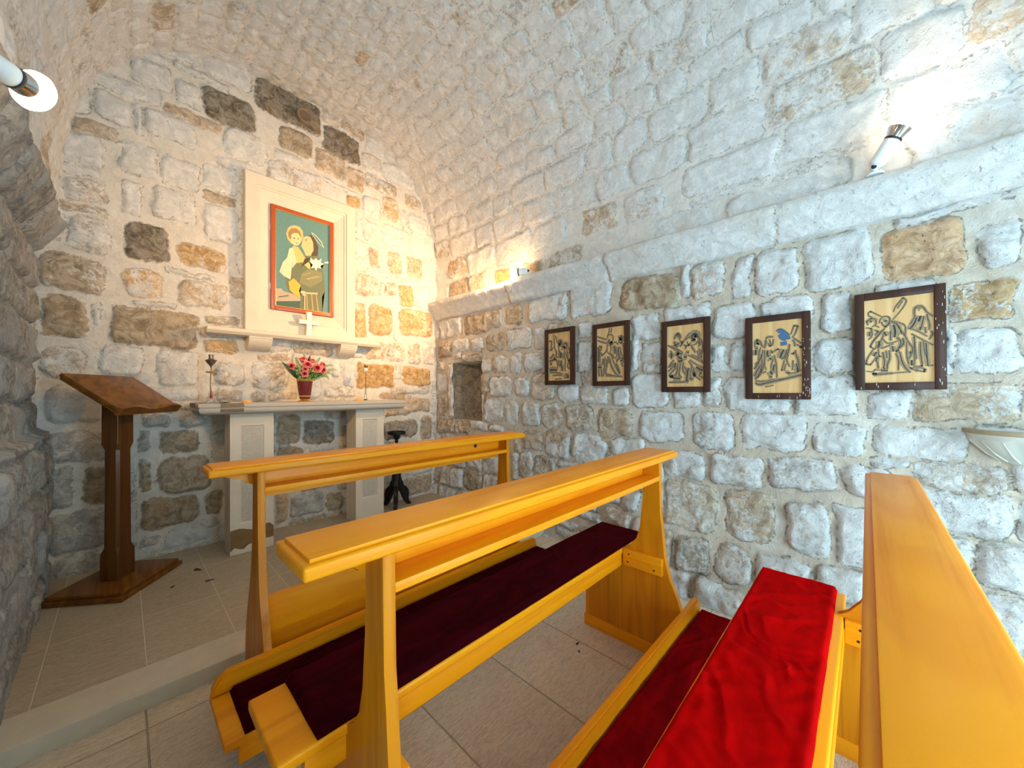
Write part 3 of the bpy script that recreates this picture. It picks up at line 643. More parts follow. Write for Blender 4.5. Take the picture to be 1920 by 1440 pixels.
# ------------------------------------------------------------------ lectern (turned towards the side wall)
def lectern():
    c = Vector((-0.02, 3.20, PLAT)); root = thing('lectern', 'dark brown wooden lectern with sloping top standing by the left wall', 'lectern', c)
    ex = Vector((0.60, 0.80, 0)).normalized()          # along the lip
    ey = Vector((-0.80, 0.60, 0)).normalized()         # up the slope
    R = Matrix((( ex.x, ey.x, 0, 0), (ex.y, ey.y, 0, 0), (0, 0, 1, 0), (0, 0, 0, 1)))
    def go(bm, name, mat, sm=40):
        bmesh.ops.transform(bm, matrix=R, verts=bm.verts); return finish(bm, name, mat, root, sm)
    # base: two stacked slabs; c is the middle of it
    bm = bmesh.new(); box(bm, -0.225, 0.235, -0.19, 0.19, 0, 0.028, 0.005); box(bm, -0.212, 0.222, -0.177, 0.177, 0.028, 0.050, 0.008)
    go(bm, 'base', M['oak_dark_x'])
    # post with broader blocks at the foot and head, chamfered between
    bm = bmesh.new()
    def sect(z, w, d, ch):
        return [bm.verts.new(p) for p in ((-w + ch, -d, z), (w - ch, -d, z), (w, -d + ch, z), (w, d - ch, z), (w - ch, d, z), (-w + ch, d, z), (-w, d - ch, z), (-w, -d + ch, z))]
    S = [sect(0.050, 0.062, 0.045, 0.002), sect(0.20, 0.060, 0.044, 0.002), sect(0.235, 0.050, 0.040, 0.012), sect(0.80, 0.048, 0.038, 0.012), sect(0.835, 0.055, 0.041, 0.002), sect(1.02, 0.054, 0.041, 0.002), sect(1.10, 0.054, 0.041, 0.002)]
    for p, q in zip(S, S[1:]):
        for i in range(8): bm.faces.new((p[i], p[(i + 1) % 8], q[(i + 1) % 8], q[i]))
    cap(bm, S[0][::-1]); cap(bm, S[-1])
    go(bm, 'post', M['oak_dark_z'], 20)
    # sloping desk top with moulded edge and a wavy lip
    ang = math.atan2(0.190, 0.262); Ld = 0.322
    T = Matrix.Translation((0.013, -0.150, 1.032)) @ Matrix.Rotation(ang, 4, 'X')
    bm = bmesh.new()
    box(bm, -0.226, 0.226, 0.0, Ld, 0.0, 0.022, 0.005); box(bm, -0.220, 0.220, 0.006, Ld - 0.006, -0.014, 0.000, 0.004)
    bmesh.ops.transform(bm, matrix=T, verts=bm.verts)
    go(bm, 'desk_top', M['oak_dark_x'])
    bm = bmesh.new()
    w = 0.228; n = 28
    pr = [(-w, -0.016)] + [(-w + 2 * w * i / n, 0.030 + 0.016 * math.sin(PI * (i / n) * 3.0 - 0.1) * (0.7 if i / n < 0.66 else 0.8)) for i in range(n + 1)] + [(w, -0.016)]
    prism(bm, pr, 'y', -0.020, 0.001, 0.003)
    bmesh.ops.transform(bm, matrix=T, verts=bm.verts)
    go(bm, 'book_lip', M['oak_dark_x'])
lectern()

# ------------------------------------------------------------------ altar
AT = 1.125
def altar():
    root = thing('altar_table', 'pale stone altar slab on two panelled pillars against the far wall', 'altar', (1.08, 3.28, PLAT))
    o = Vector((1.08, 3.28, PLAT)); z = lambda v: v - PLAT
    bm = bmesh.new()
    x0, x1, y0, y1 = 0.335 - o.x, 1.830 - o.x, 3.115 - o.y, 3.555 - o.y
    box(bm, x0, x1, y0, y1, z(AT - 0.026), z(AT), 0.004)
    box(bm, x0 + 0.008, x1 - 0.008, y0 + 0.008, y1, z(AT - 0.031), z(AT - 0.0255))
    pr = [(0.004, -0.031), (0.004, -0.044), (0.010, -0.058), (0.022, -0.068), (0.034, -0.073), (0.034, -0.074)]
    rings = []
    for d, h in pr:
        rings.append([bm.verts.new(p) for p in ((x0 + d, y0 + d, z(AT + h)), (x1 - d, y0 + d, z(AT + h)), (x1 - d, y1, z(AT + h)), (x0 + d, y1, z(AT + h)))])
    for a, b in zip(rings, rings[1:]):
        for i in range(4): bm.faces.new((a[i], a[(i + 1) % 4], b[(i + 1) % 4], b[i]))
    cap(bm, rings[0]); cap(bm, rings[-1][::-1])
    slab = finish(bm, 'slab', M['grey_stone'], root, 35)
    # dark damp end of the slab
    bm = bmesh.new(); box(bm, x0 - 0.0008, x0 + 0.16, y0 + 0.14, y1 - 0.03, z(AT - 0.022), z(AT + 0.0008)); 
    finish(bm, 'damp_stain', M['dark_stain'], slab, label='dark brown damp left end of the slab')
    bm = bmesh.new(); box(bm, x0 + 0.115, x0 + 0.245, y0 - 0.0006, y0 + 0.08, z(AT - 0.024), z(AT + 0.0007)); 
    prism(bm, [(y0 + 0.0034, z(AT - 0.033)), (y0 + 0.0034, z(AT - 0.044)), (y0 + 0.0094, z(AT - 0.058)), (y0 + 0.03, z(AT - 0.069)), (y0 + 0.04, z(AT - 0.033))], 'x', x0 + 0.115, x0 + 0.245)
    finish(bm, 'repair_patch', M['dark_stain'], slab, label='dark stained band across the slab edge')
    for xa, xb, st in ((0.513, 0.775, True), (1.390, 1.645, False)):
        xa -= o.x; xb -= o.x; ya, yb = 3.19 - o.y, 3.385 - o.y; top = z(AT - 0.0735)
        fx0, fx1, fz0, fz1 = xa + 0.060, xb - 0.060, z(0.275), z(0.965)
        bm = bmesh.new()
        # shaft with a sunk front panel
        V = [bm.verts.new(p) for p in ((xa, ya, 0), (xb, ya, 0), (xb, ya, top), (xa, ya, top), (xa, yb, 0), (xb, yb, 0), (xb, yb, top), (xa, yb, top))]
        I = [bm.verts.new(p) for p in ((fx0, ya, fz0), (fx1, ya, fz0), (fx1, ya, fz1), (fx0, ya, fz1))]
        J = [bm.verts.new(p) for p in ((fx0 + 0.007, ya + 0.009, fz0 + 0.007), (fx1 - 0.007, ya + 0.009, fz0 + 0.007), (fx1 - 0.007, ya + 0.009, fz1 - 0.007), (fx0 + 0.007, ya + 0.009, fz1 - 0.007))]
        for i in range(4):
            j = (i + 1) % 4
            bm.faces.new((V[i], V[j], I[j], I[i])); bm.faces.new((I[i], I[j], J[j], J[i]))
        bm.faces.new(J)
        for q in ((1, 5, 6, 2), (4, 0, 3, 7), (5, 4, 7, 6), (3, 2, 6, 7), (0, 4, 5, 1)): bm.faces.new([V[i] for i in q])
        pd = finish(bm, 'pillar', M['limestone'], root)
        bm = bmesh.new(); box(bm, fx0 + 0.010, fx1 - 0.010, ya + 0.006, ya + 0.012, fz0 + 0.010, fz1 - 0.010, 0.002)
        finish(bm, 'sunk_panel', M['pecked'], pd, label='pecked rough panel')
        if st:
            bm = bmesh.new()
            pts = [(xa + 0.001, 0.026)] + [(xa + 0.001, 0.17)] + [(xa + (xb - xa) * t, 0.165 + 0.012 * math.sin(9 * t)) for t in np.linspace(0.1, 0.9, 9)] + [(xb - 0.001, 0.150), (xb - 0.001, 0.07)] + [(xa + (xb - xa) * t, 0.030 + 0.035 * t + 0.014 * math.sin(17 * t)) for t in np.linspace(0.9, 0.1, 9)]
            prism(bm, pts, 'y', ya - 0.0012, ya + 0.004)
            finish(bm, 'damp_foot', M['patch'], pd, label='brown damp stain at the foot')
altar()

# ------------------------------------------------------------------ mantel shelf, stone surround, painting, cross
SH = 1.684
def mantel():
    o = Vector((1.07, 3.50, SH)); root = thing('stone_shelf', 'narrow stone mantel shelf on two curved brackets under the painting', 'shelf', o)
    bm = bmesh.new()
    prof = [(3.58, SH), (3.425, SH), (3.417, SH - 0.006), (3.414, SH - 0.016), (3.417, SH - 0.028), (3.426, SH - 0.034), (3.432, SH - 0.046), (3.58, SH - 0.046)]
    prism(bm, [(y - o.y, z - o.z) for y, z in prof], 'x', 0.415 - o.x, 1.722 - o.x, 0.005)
    finish(bm, 'slab', M['limestone'], root, 35)
    for xa, xb in ((0.672, 0.830), (1.362, 1.514)):
        bm = bmesh.new()
        zt = SH - 0.046
        pr = [(3.58, zt), (3.435, zt), (3.435, zt - 0.012), (3.440, zt - 0.014), (3.440, zt - 0.022), (3.452, zt - 0.045), (3.470, zt - 0.066), (3.495, zt - 0.086), (3.525, zt - 0.098), (3.555, zt - 0.102), (3.58, zt - 0.102)]
        prism(bm, [(y - o.y, z - o.z) for y, z in pr], 'x', xa - o.x, xb - o.x, 0.003)
        finish(bm, 'bracket', M['limestone'], root, 35)
mantel()

FX0, FX1, FZ0, FZ1 = 0.657, 1.517, SH + 0.001, 2.943
PX0, PX1, PZ0, PZ1 = 0.838, 1.331, 1.887, 2.748
def surround():
    o = Vector(((FX0 + FX1) / 2, 3.55, SH)); 
    bm = bmesh.new()
    lay = [(FX0, FX1, FZ0, FZ1, 3.60), (FX0, FX1, FZ0, FZ1, 3.502), (FX0 + 0.004, FX1 - 0.004, FZ0 + 0.004, FZ1 - 0.004, 3.498), (FX0 + 0.078, FX1 - 0.078, FZ0 + 0.085, FZ1 - 0.085, 3.498), (FX0 + 0.080, FX1 - 0.080, FZ0 + 0.087, FZ1 - 0.087, 3.507),
           (FX0 + 0.096, FX1 - 0.096, FZ0 + 0.103, FZ1 - 0.103, 3.507), (FX0 + 0.099, FX1 - 0.099, FZ0 + 0.106, FZ1 - 0.106, 3.514), (PX0 - 0.002, PX1 + 0.002, PZ0 - 0.002, PZ1 + 0.002, 3.544), (PX0 - 0.002, PX1 + 0.002, PZ0 - 0.002, PZ1 + 0.002, 3.60)]
    rings = [[bm.verts.new((x - o.x, y - o.y, z - o.z)) for x, z in ((a, c), (b, c), (b, d), (a, d))] for a, b, c, d, y in lay]
    for p, q in zip(rings, rings[1:]):
        for i in range(4): bm.faces.new((p[i], p[(i + 1) % 4], q[(i + 1) % 4], q[i]))
    for i in range(4): bm.faces.new((rings[0][i], rings[-1][i], rings[-1][(i + 1) % 4], rings[0][(i + 1) % 4]))
    tag(finish(bm, 'stone_surround', M['limestone'], None, 20, o), 'large white stone picture surround standing on the mantel shelf', 'picture surround')
surround()

DR = {
    1: '0.0173 14,815 81,847 149,829 141,761 112,685 182,624;0.0152 242,980 260,834 290,698 363,560;0.0173 332,937 429,769;0.039 472,777 492,815 556,826 600,801 592,753 529,727 473,749 472,777;0.0173 442,731 478,653 516,556 478,461;0.0346 681,684 699,749 783,765 837,734 830,678 747,653 681,684;0.0173 595,701 659,703 651,647 577,630;0.0649 569,573 564,459;0.0216 491,614 625,534 694,437;0.026 479,432 473,337 529,307 609,420;0.0433 610,401 549,335 639,267 621,191;0.0173 727,625 722,512 780,406 745,265 772,171;0.0173 852,640 878,545 862,452 952,337 1021,196;0.0216 892,676 1001,588 941,543;0.026 946,450 907,394 992,355;0.0173 252,564 233,506 369,445 417,367 422,270 381,213;0.0303 35,413 170,420 280,466 371,416;0.0216 54,481 144,489 230,564;0.0563 46,217 202,235 403,213;0.0173 62,335 151,352 104,392;0.0173 48,168 406,165 668,124;0.0152 187,109 474,111 648,96;0.0195 692,67 753,123 858,123 904,57 714,53;0.0346 797,90 860,85;0.013 302,30 629,39;0.0173 336,657 406,578 343,522 433,472;0.0173 245,699 158,664 46,638;0.0173 791,604 817,509 841,452;0.0173 888,357 850,283 947,225',
    2: '0.0164 12,853 229,802 377,777;0.0164 22,782 193,737 378,712;0.0145 466,998 458,914 404,860 386,795;0.0127 539,1003 531,892;0.0145 395,842 504,870 595,833 605,777 578,741;0.04 423,766 461,709 543,687 596,722;0.0327 460,764 487,773;0.0145 378,712 388,636 362,562 454,504;0.0127 507,642 544,585 490,540;0.0364 615,647 670,590 653,499;0.0145 687,627 742,478 672,397;0.0164 362,581 307,527 196,492 140,503;0.0255 454,523 563,473 636,416;0.0218 473,420 529,280 657,149 781,93;0.0164 545,446 655,296 780,166 851,111;0.0291 708,323 780,203 834,139;0.0145 400,468 384,301 330,181;0.0145 364,413 347,264;0.0145 308,461 282,303 294,134;0.0291 253,425 217,304;0.0145 455,457 438,328;0.0473 801,770 845,786 915,760 915,728;0.0182 792,752 828,695 898,683 933,728;0.0164 632,721 740,698 776,660;0.0182 951,682 1004,580 988,435;0.0327 794,623 777,514 831,421;0.0145 846,621 865,511 935,446;0.0182 708,341 796,403 953,418 988,390;0.0436 849,357 953,382;0.0164 778,422 708,350;0.0164 884,329 937,255;0.0364 62,657 83,552 75,457 66,363;0.0164 81,675 175,653 139,569;0.0164 120,551 215,473;0.0145 122,428 105,315;0.0545 30,269 181,267;0.0182 59,231 89,89;0.0182 162,229 183,79;0.0145 255,266 248,88;0.0164 330,181 349,125 531,114 568,95;0.0182 313,97 568,95 781,84 921,74',
    3: '0.0157 11,691 224,615 401,532;0.0157 110,677 305,611 448,549;0.0251 207,777 231,842 304,867 368,835 368,787 328,771;0.0251 288,830 328,818;0.0283 207,748 240,680 305,649;0.0345 192,673 304,696 336,723;0.0188 352,741 447,727 368,646;0.0141 416,682 494,762 619,863;0.0141 526,751 572,786 650,791;0.0141 463,679 541,657 510,603;0.0141 557,731 603,654 665,707;0.0534 688,761 696,817 757,841 832,818 832,772;0.0314 711,779 726,732 787,729;0.0188 665,670 711,613 787,536;0.0141 696,669 787,665 847,717 907,659 847,625;0.0251 862,789 907,714 862,661;0.0141 937,730 981,638 966,530;0.0141 877,606 906,514 876,442;0.0141 936,585 936,440;0.0126 832,571 861,479;0.0471 305,498 385,458 432,466;0.0471 306,423 369,412 448,438;0.0314 257,500 289,555 448,531;0.0471 464,484 557,480;0.0251 526,556 619,552;0.0141 573,508 756,455 994,367;0.0141 665,513 847,461 994,384;0.0141 634,432 786,354 994,295;0.0471 801,317 876,279 979,250;0.0188 94,601 160,522 111,458;0.0408 127,562 119,486;0.0157 193,445 96,373 30,317;0.0157 242,406 145,315 31,251;0.0157 274,330 194,276 64,203;0.0377 250,387 210,313;0.0188 306,367 290,236 211,172;0.0141 385,383 354,272 338,170;0.0188 464,381 433,271 527,195;0.0188 480,325 573,259 542,121;0.0345 604,304 573,213 558,121;0.0141 695,338 650,220 665,120;0.0141 604,414 665,357 726,301;0.0377 741,255 786,191 726,183;0.0141 816,281 935,206 876,189;0.0141 756,300 695,229;0.0251 48,193 178,173 81,155;0.0377 178,144 386,132;0.0408 511,112 604,93;0.0314 634,138 726,110;0.0157 786,164 920,99;0.0157 861,180 1008,134;0.0188 49,75 307,76 604,79;0.0141 63,326 177,389;0.0141 322,217 417,141',
    4: '0.0162 47,657 47,724 90,761 161,739 189,680 231,650;0.0216 90,732 133,711 90,694;0.027 47,638 119,645;0.0458 62,618 69,542;0.0121 175,652 133,559 120,464;0.0121 218,613 190,519 204,423 177,291;0.0216 204,556 106,407 34,341;0.0216 176,405 78,302 35,236;0.0216 191,367 135,263 49,197;0.0162 120,445 49,408;0.0162 232,423 205,310 106,216;0.0162 273,762 328,792 438,782;0.0162 273,752 287,705 245,631;0.0135 328,703 370,654 424,680 438,754;0.0108 356,758 383,682;0.035 329,599 301,553 343,505;0.0404 357,495 398,466;0.0121 245,612 260,517 247,385 289,327;0.0135 452,530 494,407 508,211;0.0323 453,399 426,306;0.0458 372,307 413,259;0.027 344,232 413,222;0.0121 384,607 411,559 493,603;0.0121 439,474 398,419 385,344;0.0121 411,559 520,611 587,590;b0.0943 586,821 652,772 718,751;b0.0539 525,852 599,858 679,798;b0.0674 639,708 653,652;b0.0404 718,796 745,731;0.0108 491,854 545,888 625,875 757,794;0.0121 783,793 847,913 918,900 874,807 810,746;0.0121 836,745 1002,661;0.0121 888,661 990,603 1009,638;0.0135 810,719 849,699 862,626;0.0404 653,597 600,543 574,479;0.0189 719,595 654,486 588,470;0.0162 758,666 733,539 654,459;0.0135 785,537 837,527 888,579;0.0162 862,571 927,424 941,297;0.027 889,398 928,279;0.0323 902,334 916,279;0.0121 654,449 602,303;0.0121 733,521 694,448 760,355;0.0121 681,403 655,302;0.0121 824,445 812,308;0.0162 588,322 628,312;0.035 708,264 760,282;0.0216 50,149 135,115 331,147;0.0243 135,120 441,165 656,196;0.0216 549,174 813,217 998,242;0.0135 50,178 234,162 468,193;0.00943 262,86 441,109;0.0121 668,283 864,262 992,314;0.0121 205,281 289,308',
    5: '0.0092 439,830 462,885 577,982 622,958 622,921 554,842 428,737;0.00805 497,864 577,952;0.0092 57,845 94,867 263,789;0.0092 63,816 203,759;0.00805 63,816 57,845;0.0115 228,710 239,757 299,792 370,778 393,739 358,684 323,658 276,689 264,727;0.0276 299,725 346,742;0.0161 323,677 370,684 382,721;0.0103 393,729 486,710 589,672 612,634;0.0161 405,719 509,676 555,562;0.0103 486,668 601,542 646,466;0.0345 440,680 464,604 452,529;0.0115 612,634 601,542;0.0103 311,649 97,467;0.0103 276,631 145,523 85,439 146,408;0.0103 312,611 253,499 146,398;0.0253 300,602 336,553;0.0138 394,607 394,494;0.0103 277,527 324,468 418,465 510,490;0.0103 254,405 336,430 441,455;0.0161 487,528 556,469 488,369;0.0391 510,378 465,361;0.023 418,428 430,362;0.0184 567,515 590,450 510,397;0.0276 217,501 230,443 194,416;0.0299 182,369 134,322;0.0103 134,408 37,296 13,229 86,218 183,311;0.0103 206,406 219,311 278,309;0.0207 195,311 171,255;0.0138 278,366 302,252 291,186;0.0138 372,382 384,288 338,214 338,157;0.0103 325,383 337,289;0.0103 465,342 511,267 500,137;0.0161 522,359 557,229 613,154 669,108;0.0103 624,467 624,301 647,209;0.0138 646,466 724,372 647,264;0.0276 680,355 669,327;0.0103 735,536 724,390 735,262 714,189;0.0299 691,254 691,190;0.0184 160,122 136,98 420,110;0.0253 243,149 350,139;0.00805 14,142 124,131 160,160 279,144;0.0103 195,254 208,169;0.023 279,186 303,158;0.0092 420,110 625,117;0.0103 647,181 691,144 867,115 877,142 823,161 669,163;0.0184 736,134 780,134;0.0138 734,756 734,839 778,868 844,864 909,782;0.0103 909,782 995,732;0.0103 756,847 833,837;0.00805 789,822 811,816;0.0414 822,751 790,689;0.0276 768,736 723,656 668,613;0.0115 679,667 756,764;0.0161 866,748 844,677 823,605;0.0253 812,624 812,587;0.0115 877,621 888,548;0.0103 920,709 941,635 931,582;0.0103 909,764 920,691;0.0103 645,623 768,589 909,511;0.0103 690,556 844,477 984,409;0.0138 724,518 735,444;0.0138 812,460 812,333 834,206;0.0184 888,439 910,177;0.0103 855,458 866,349 899,259;0.0103 834,215 834,179 714,176;0.0103 735,444 757,261;0.00805 910,177 995,185;0.0103 952,572 984,543 931,474;0.0103 58,700 33,750 106,784 179,761 180,694 119,678;0.0184 82,757 119,735;0.0103 21,673 107,659 120,562 60,526;0.0184 83,622 78,564;0.0103 144,638 216,615 157,570;0.00805 156,695 228,662',
    'P': 'ground -2,176 94,187 143,161 282,152 436,130 447,87 0,43;grass 0,43 437,86 438,-1 0,0;robe 161,299 278,438 379,502 544,601 759,633 850,568 900,364 914,246 858,174 862,0 428,-2 446,131 242,160 182,227;robelight 463,387 589,454 853,450 866,360 636,254 423,281;skirt 519,187 768,201 851,1 512,-1;fold 551,181 572,183 586,-2 554,-2;fold 637,187 663,190 695,0 662,0;fold 724,196 746,199 799,1 768,1;hair 593,822 646,840 712,807 784,728 771,628 662,606 670,736;face 488,782 540,810 625,818 680,763 689,674 629,607 544,595 501,645 454,688;halo 333,894 424,893 481,856 494,802 458,733 376,688 275,684 205,722 179,779 213,846 273,878;childhair 214,797 273,850 363,866 435,842 453,788 416,757 374,819 294,798 264,732 225,750;childface 274,783 334,812 405,815 449,775 441,724 397,685 326,674 271,702;cloth 236,629 336,663 389,515 279,413 260,299 141,321 63,360 120,465 198,525;arm 295,669 397,667 523,573 653,495 600,453 461,513 379,489 337,570;drape 221,269 320,319 444,258 414,191 447,125 343,139 242,185;lily 629,588 684,564 738,598 772,570 849,607 828,559 896,548 817,518 852,490 762,491 741,451 701,482 632,467 674,511 620,536;lily 906,576 986,590 982,567 895,559;line 646,872 733,851 845,796 896,735 883,733 834,785 725,842 642,864;line 646,866 657,846 734,795 835,746 885,736 882,743 830,755 739,803 668,851;belt 435,187 593,195 768,209 768,191 594,177 435,171;belt 509,182 530,185 528,1 503,1;fold 463,374 632,422 633,411 464,362;fold 548,347 764,400 809,392 570,330;dark 523,560 629,588 588,531 462,463;eye 310,750 334,759 339,749 314,742;eye 379,756 404,763 408,755 383,748;lip 345,708 392,713 368,699;eye 524,760 554,778 558,771 529,753;sign 47,96 222,127 223,117 51,87',
}
def shape_polys(s):
    for part in s.split(';'):
        a = part.split(' ')
        yield a[0], [tuple(int(v) / 1000 for v in q.split(',')) for q in a[1:]]

def painting():
    o = Vector(((PX0 + PX1) / 2, 3.535, PZ0)); root = thing('framed_painting', 'colour painting of a robed figure holding a child in an orange-red frame', 'painting', o)
    fw = 0.030
    bm = bmesh.new()
    def bar(x0, x1, z0, z1): box(bm, x0 - o.x, x1 - o.x, 3.520 - o.y, 3.562 - o.y, z0 - o.z, z1 - o.z, 0.003)
    bar(PX0, PX0 + fw, PZ0, PZ1); bar(PX1 - fw, PX1, PZ0, PZ1); bar(PX0 + fw, PX1 - fw, PZ0, PZ0 + fw); bar(PX0 + fw, PX1 - fw, PZ1 - fw, PZ1)
    f = finish(bm, 'frame', M['red_frame'], root, 40)
    bm = bmesh.new(); g = 0.005
    def gb(x0, x1, z0, z1): box(bm, x0 - o.x, x1 - o.x, 3.524 - o.y, 3.545 - o.y, z0 - o.z, z1 - o.z, 0.001)
    a0, a1, b0, b1 = PX0 + fw, PX1 - fw, PZ0 + fw, PZ1 - fw
    gb(a0, a0 + g, b0, b1); gb(a1 - g, a1, b0, b1); gb(a0 + g, a1 - g, b0, b0 + g); gb(a0 + g, a1 - g, b1 - g, b1)
    finish(bm, 'gilt_slip', M['gold'], f)
    # canvas: painted shapes as thin layers of one mesh
    mats = ['teal'] + [k for k in PC if k != 'teal']
    bm = bmesh.new(); box(bm, a0 - o.x, a1 - o.x, 3.538 - o.y, 3.556 - o.y, b0 - o.z, b1 - o.z)
    w, h = a1 - a0 - 2 * g, b1 - b0 - 2 * g
    for i, (k, pts) in enumerate(shape_polys(DR['P'])):
        y = 3.5378 - 0.00022 * i - o.y
        fc = bm.faces.new([bm.verts.new((a0 + g + min(1, max(0, u)) * w - o.x, y, b0 + g + min(1, max(0, v)) * h - o.z)) for u, v in pts])
        fc.material_index = mats.index(k)
        bmesh.ops.triangulate(bm, faces=[fc])
    finish(bm, 'canvas', [M['p_' + k] for k in mats], root)
painting()

def cross():
    bm = bmesh.new()
    def arm(x0, x1, z0, z1, t0, t1):
        box(bm, x0, x1, -0.017, 0.017, z0, z1, 0.002)
    # tapering upright and slightly flared arms
    prism(bm, [(-0.026, 0), (0.026, 0), (0.019, 0.095), (0.021, 0.205), (-0.021, 0.205), (-0.019, 0.095)], 'y', -0.016, 0.016, 0.002)
    prism(bm, [(-0.079, 0.098), (0.079, 0.098), (0.079, 0.134), (-0.079, 0.134)], 'y', -0.0155, 0.0155, 0.002)
    tag(finish(bm, 'cross', M['cross'], None, 40, (1.103, 3.465, SH)), 'small white stone cross standing on the mantel shelf below the painting', 'cross')
cross()

# ------------------------------------------------------------------ things on the altar
VC = Vector((1.030, 3.33, AT))
def vase():
    root = thing('flower_vase', 'ribbed dark red vase with gold bands in the middle of the altar', 'vase', VC)
    bm = bmesh.new()
    rib = lambda a, z: 1 + 0.025 * math.cos(26 * a)
    r = lathe(bm, [(0.030, 0.020), (0.038, 0.028), (0.040, 0.040), (0.0465, 0.085), (0.0545, 0.155), (0.0575, 0.176), (0.0530, 0.176), (0.048, 0.12), (0.035, 0.04)], n=104, mod=rib)
    cap(bm, r[-1][::-1]); cap(bm, r[0][::-1])
    finish(bm, 'body', M['vase'], root, 50)
    for nm, pr in (('foot', [(0.002, 0.0), (0.052, 0.0), (0.054, 0.004), (0.046, 0.010), (0.034, 0.016), (0.031, 0.022), (0.036, 0.027), (0.002, 0.027)]),
                   ('gold_band', [(0.0412, 0.040), (0.0432, 0.042), (0.0440, 0.049), (0.0425, 0.051)]),
                   ('gold_rim', [(0.0575, 0.168), (0.0605, 0.171), (0.0615, 0.182), (0.0585, 0.186), (0.0545, 0.182)])):
        bm = bmesh.new(); lathe(bm, pr, n=40); finish(bm, nm, M['gold'], root, 40)
vase()

def rose(i, x, y, z, d, s, label):
    """bloom facing d at x,y,z and its stem running down into the vase"""
    root = thing('rose', label, 'flower', VC + Vector((0, 0, 0.15)), 'pink roses in the red vase')
    o = VC + Vector((0, 0, 0.15)); c = Vector((x, y, z)) - o
    Mx = Matrix.Translation(c) @ align(d) @ Matrix.Rotation(i * 1.1, 4, 'Z')
    bm = bmesh.new()
    for k, (r0, h0, mi) in enumerate(((0.020, 0.017, 0), (0.0245, 0.010, 0), (0.0150, 0.018, 0), (0.0095, 0.0185, 1), (0.0055, 0.018, 1))):
        ph = k * 1.3 + i
        md = lambda a, zz: 1 + 0.10 * math.cos(5 * a + ph) + 0.05 * math.cos(3 * a + 2 * ph)
        pr = [(0.004, -0.016), (r0 * 0.62, -0.013), (r0 * 0.92, -0.004), (r0 * 0.98, h0 * 0.5), (r0 * (1.22 if k == 1 else 1.08), h0), (r0 * 0.93, h0 - 0.002), (r0 * 0.80, 0.0)]
        lathe(bm, [(a * s, b * s) for a, b in pr], n=30, mi=mi, M=Mx, mod=md)
    finish(bm, 'bloom', [M['pink'], M['rose_red']], root, 60)
    bm = bmesh.new()
    p0 = Vector((c.x * 0.18, c.y * 0.18, -0.03)); p1 = c * 0.55 + Vector((0, 0, 0.01)); p2 = c - Vector(d).normalized() * 0.014 * s
    tube(bm, [p0, (p0 + p1) / 2 + Vector((0, 0, .005)), p1, p2], 0.0026, 6)
    finish(bm, 'stem', M['leaf'], root, 60)
RO = [(0.916, 3.270, 1.406, (-.5, -1, .35), 1.05, 'pink rose at the far left of the vase bouquet, above the broad leaf'),
      (1.022, 3.250, 1.420, (0, -1, .55), 1.25, 'large pink rose in the upper middle of the vase bouquet'),
      (1.090, 3.240, 1.396, (.1, -1, .3), 1.40, 'largest pink rose with dark red heart, right of the bouquet centre'),
      (1.144, 3.270, 1.386, (.5, -1, .1), 1.15, 'pink rose low at the right edge of the vase bouquet'),
      (1.158, 3.310, 1.430, (.6, -.7, .5), 1.0, 'pink rose high at the right edge of the vase bouquet'),
      (1.000, 3.240, 1.350, (-.1, -1, 0), 0.95, 'small pink rose lowest in the bouquet, just above the vase rim'),
      (1.008, 3.300, 1.462, (-.2, -.6, .9), 1.1, 'pink rose at the top left of the vase bouquet'),
      (1.082, 3.320, 1.460, (.3, -.6, .9), 0.9, 'small pink rose at the top of the bouquet beside a dark leaf'),
      (1.005, 3.238, 1.388, (-.1, -1, .1), 0.85, 'small deep pink rose below the large upper-middle bloom')]
for i, a in enumerate(RO): rose(i, *a)

def frond(name, tip, mid, lab, cat, mat, w, leaflets, group, o=VC + Vector((0, 0, 0.15))):
    base = Vector((0, 0, -0.03)); tip = Vector(tip) - o; mid = Vector(mid) - o
    bm = bmesh.new()
    P = lambda t: base * (1 - t) ** 2 + mid * 2 * t * (1 - t) + tip * t * t
    n = 18
    tube(bm, [P(i / n) for i in range(n + 1)], [0.0018 * (1 - 0.7 * i / n) for i in range(n + 1)], 5)
    for i in range(4, n + 1):
        t = i / n; p = P(t); d = (P(min(1, t + .05)) - P(t - .05)).normalized()
        sd = d.cross(Vector((0, -1, 0.35))).normalized()
        ww = w * (1 - 0.75 * max(0, (t - 0.35) / 0.65)) * (0.5 + min(1, (t - 0.15) * 3) * 0.5)
        if leaflets:
            for s in (-1, 1):
                q = p + s * sd * ww + d * ww * 0.55; e = d * 0.0058
                nrm = Vector((0, -0.002, 0.001))
                bm.faces.new([bm.verts.new(v) for v in (p - e, (p + q) / 2 - e * 0.9 + nrm, q, (p + q) / 2 + e * 0.9 + nrm)])
    if not leaflets:                                     # one broad blade with a folded midrib
        pv = None
        for i in range(n + 1):
            t = 0.30 + 0.70 * i / n; p = P(t); d = (P(min(1, t + .04)) - P(t - .04)).normalized()
            sd = d.cross(Vector((0, -1, 0.3))).normalized(); k = math.sin(PI * min(1, max(0.02, i / n)) ** 0.8) ** 0.8
            row = [bm.verts.new(p + sd * w * k), bm.verts.new(p + Vector((0, 0.006, 0)) * k), bm.verts.new(p - sd * w * k)]
            if pv:
                for a in (0, 1): bm.faces.new((pv[a], pv[a + 1], row[a + 1], row[a]))
            pv = row
    return tag(finish(bm, name, mat, None, 60, o), lab, cat, group)
frond('broad_leaf', (0.842, 3.25, 1.436), (0.925, 3.24, 1.352), 'long dark broad leaf sticking out at the left of the bouquet', 'leaf', M['leaf_dark'], 0.020, False, 'leaves in the red vase')
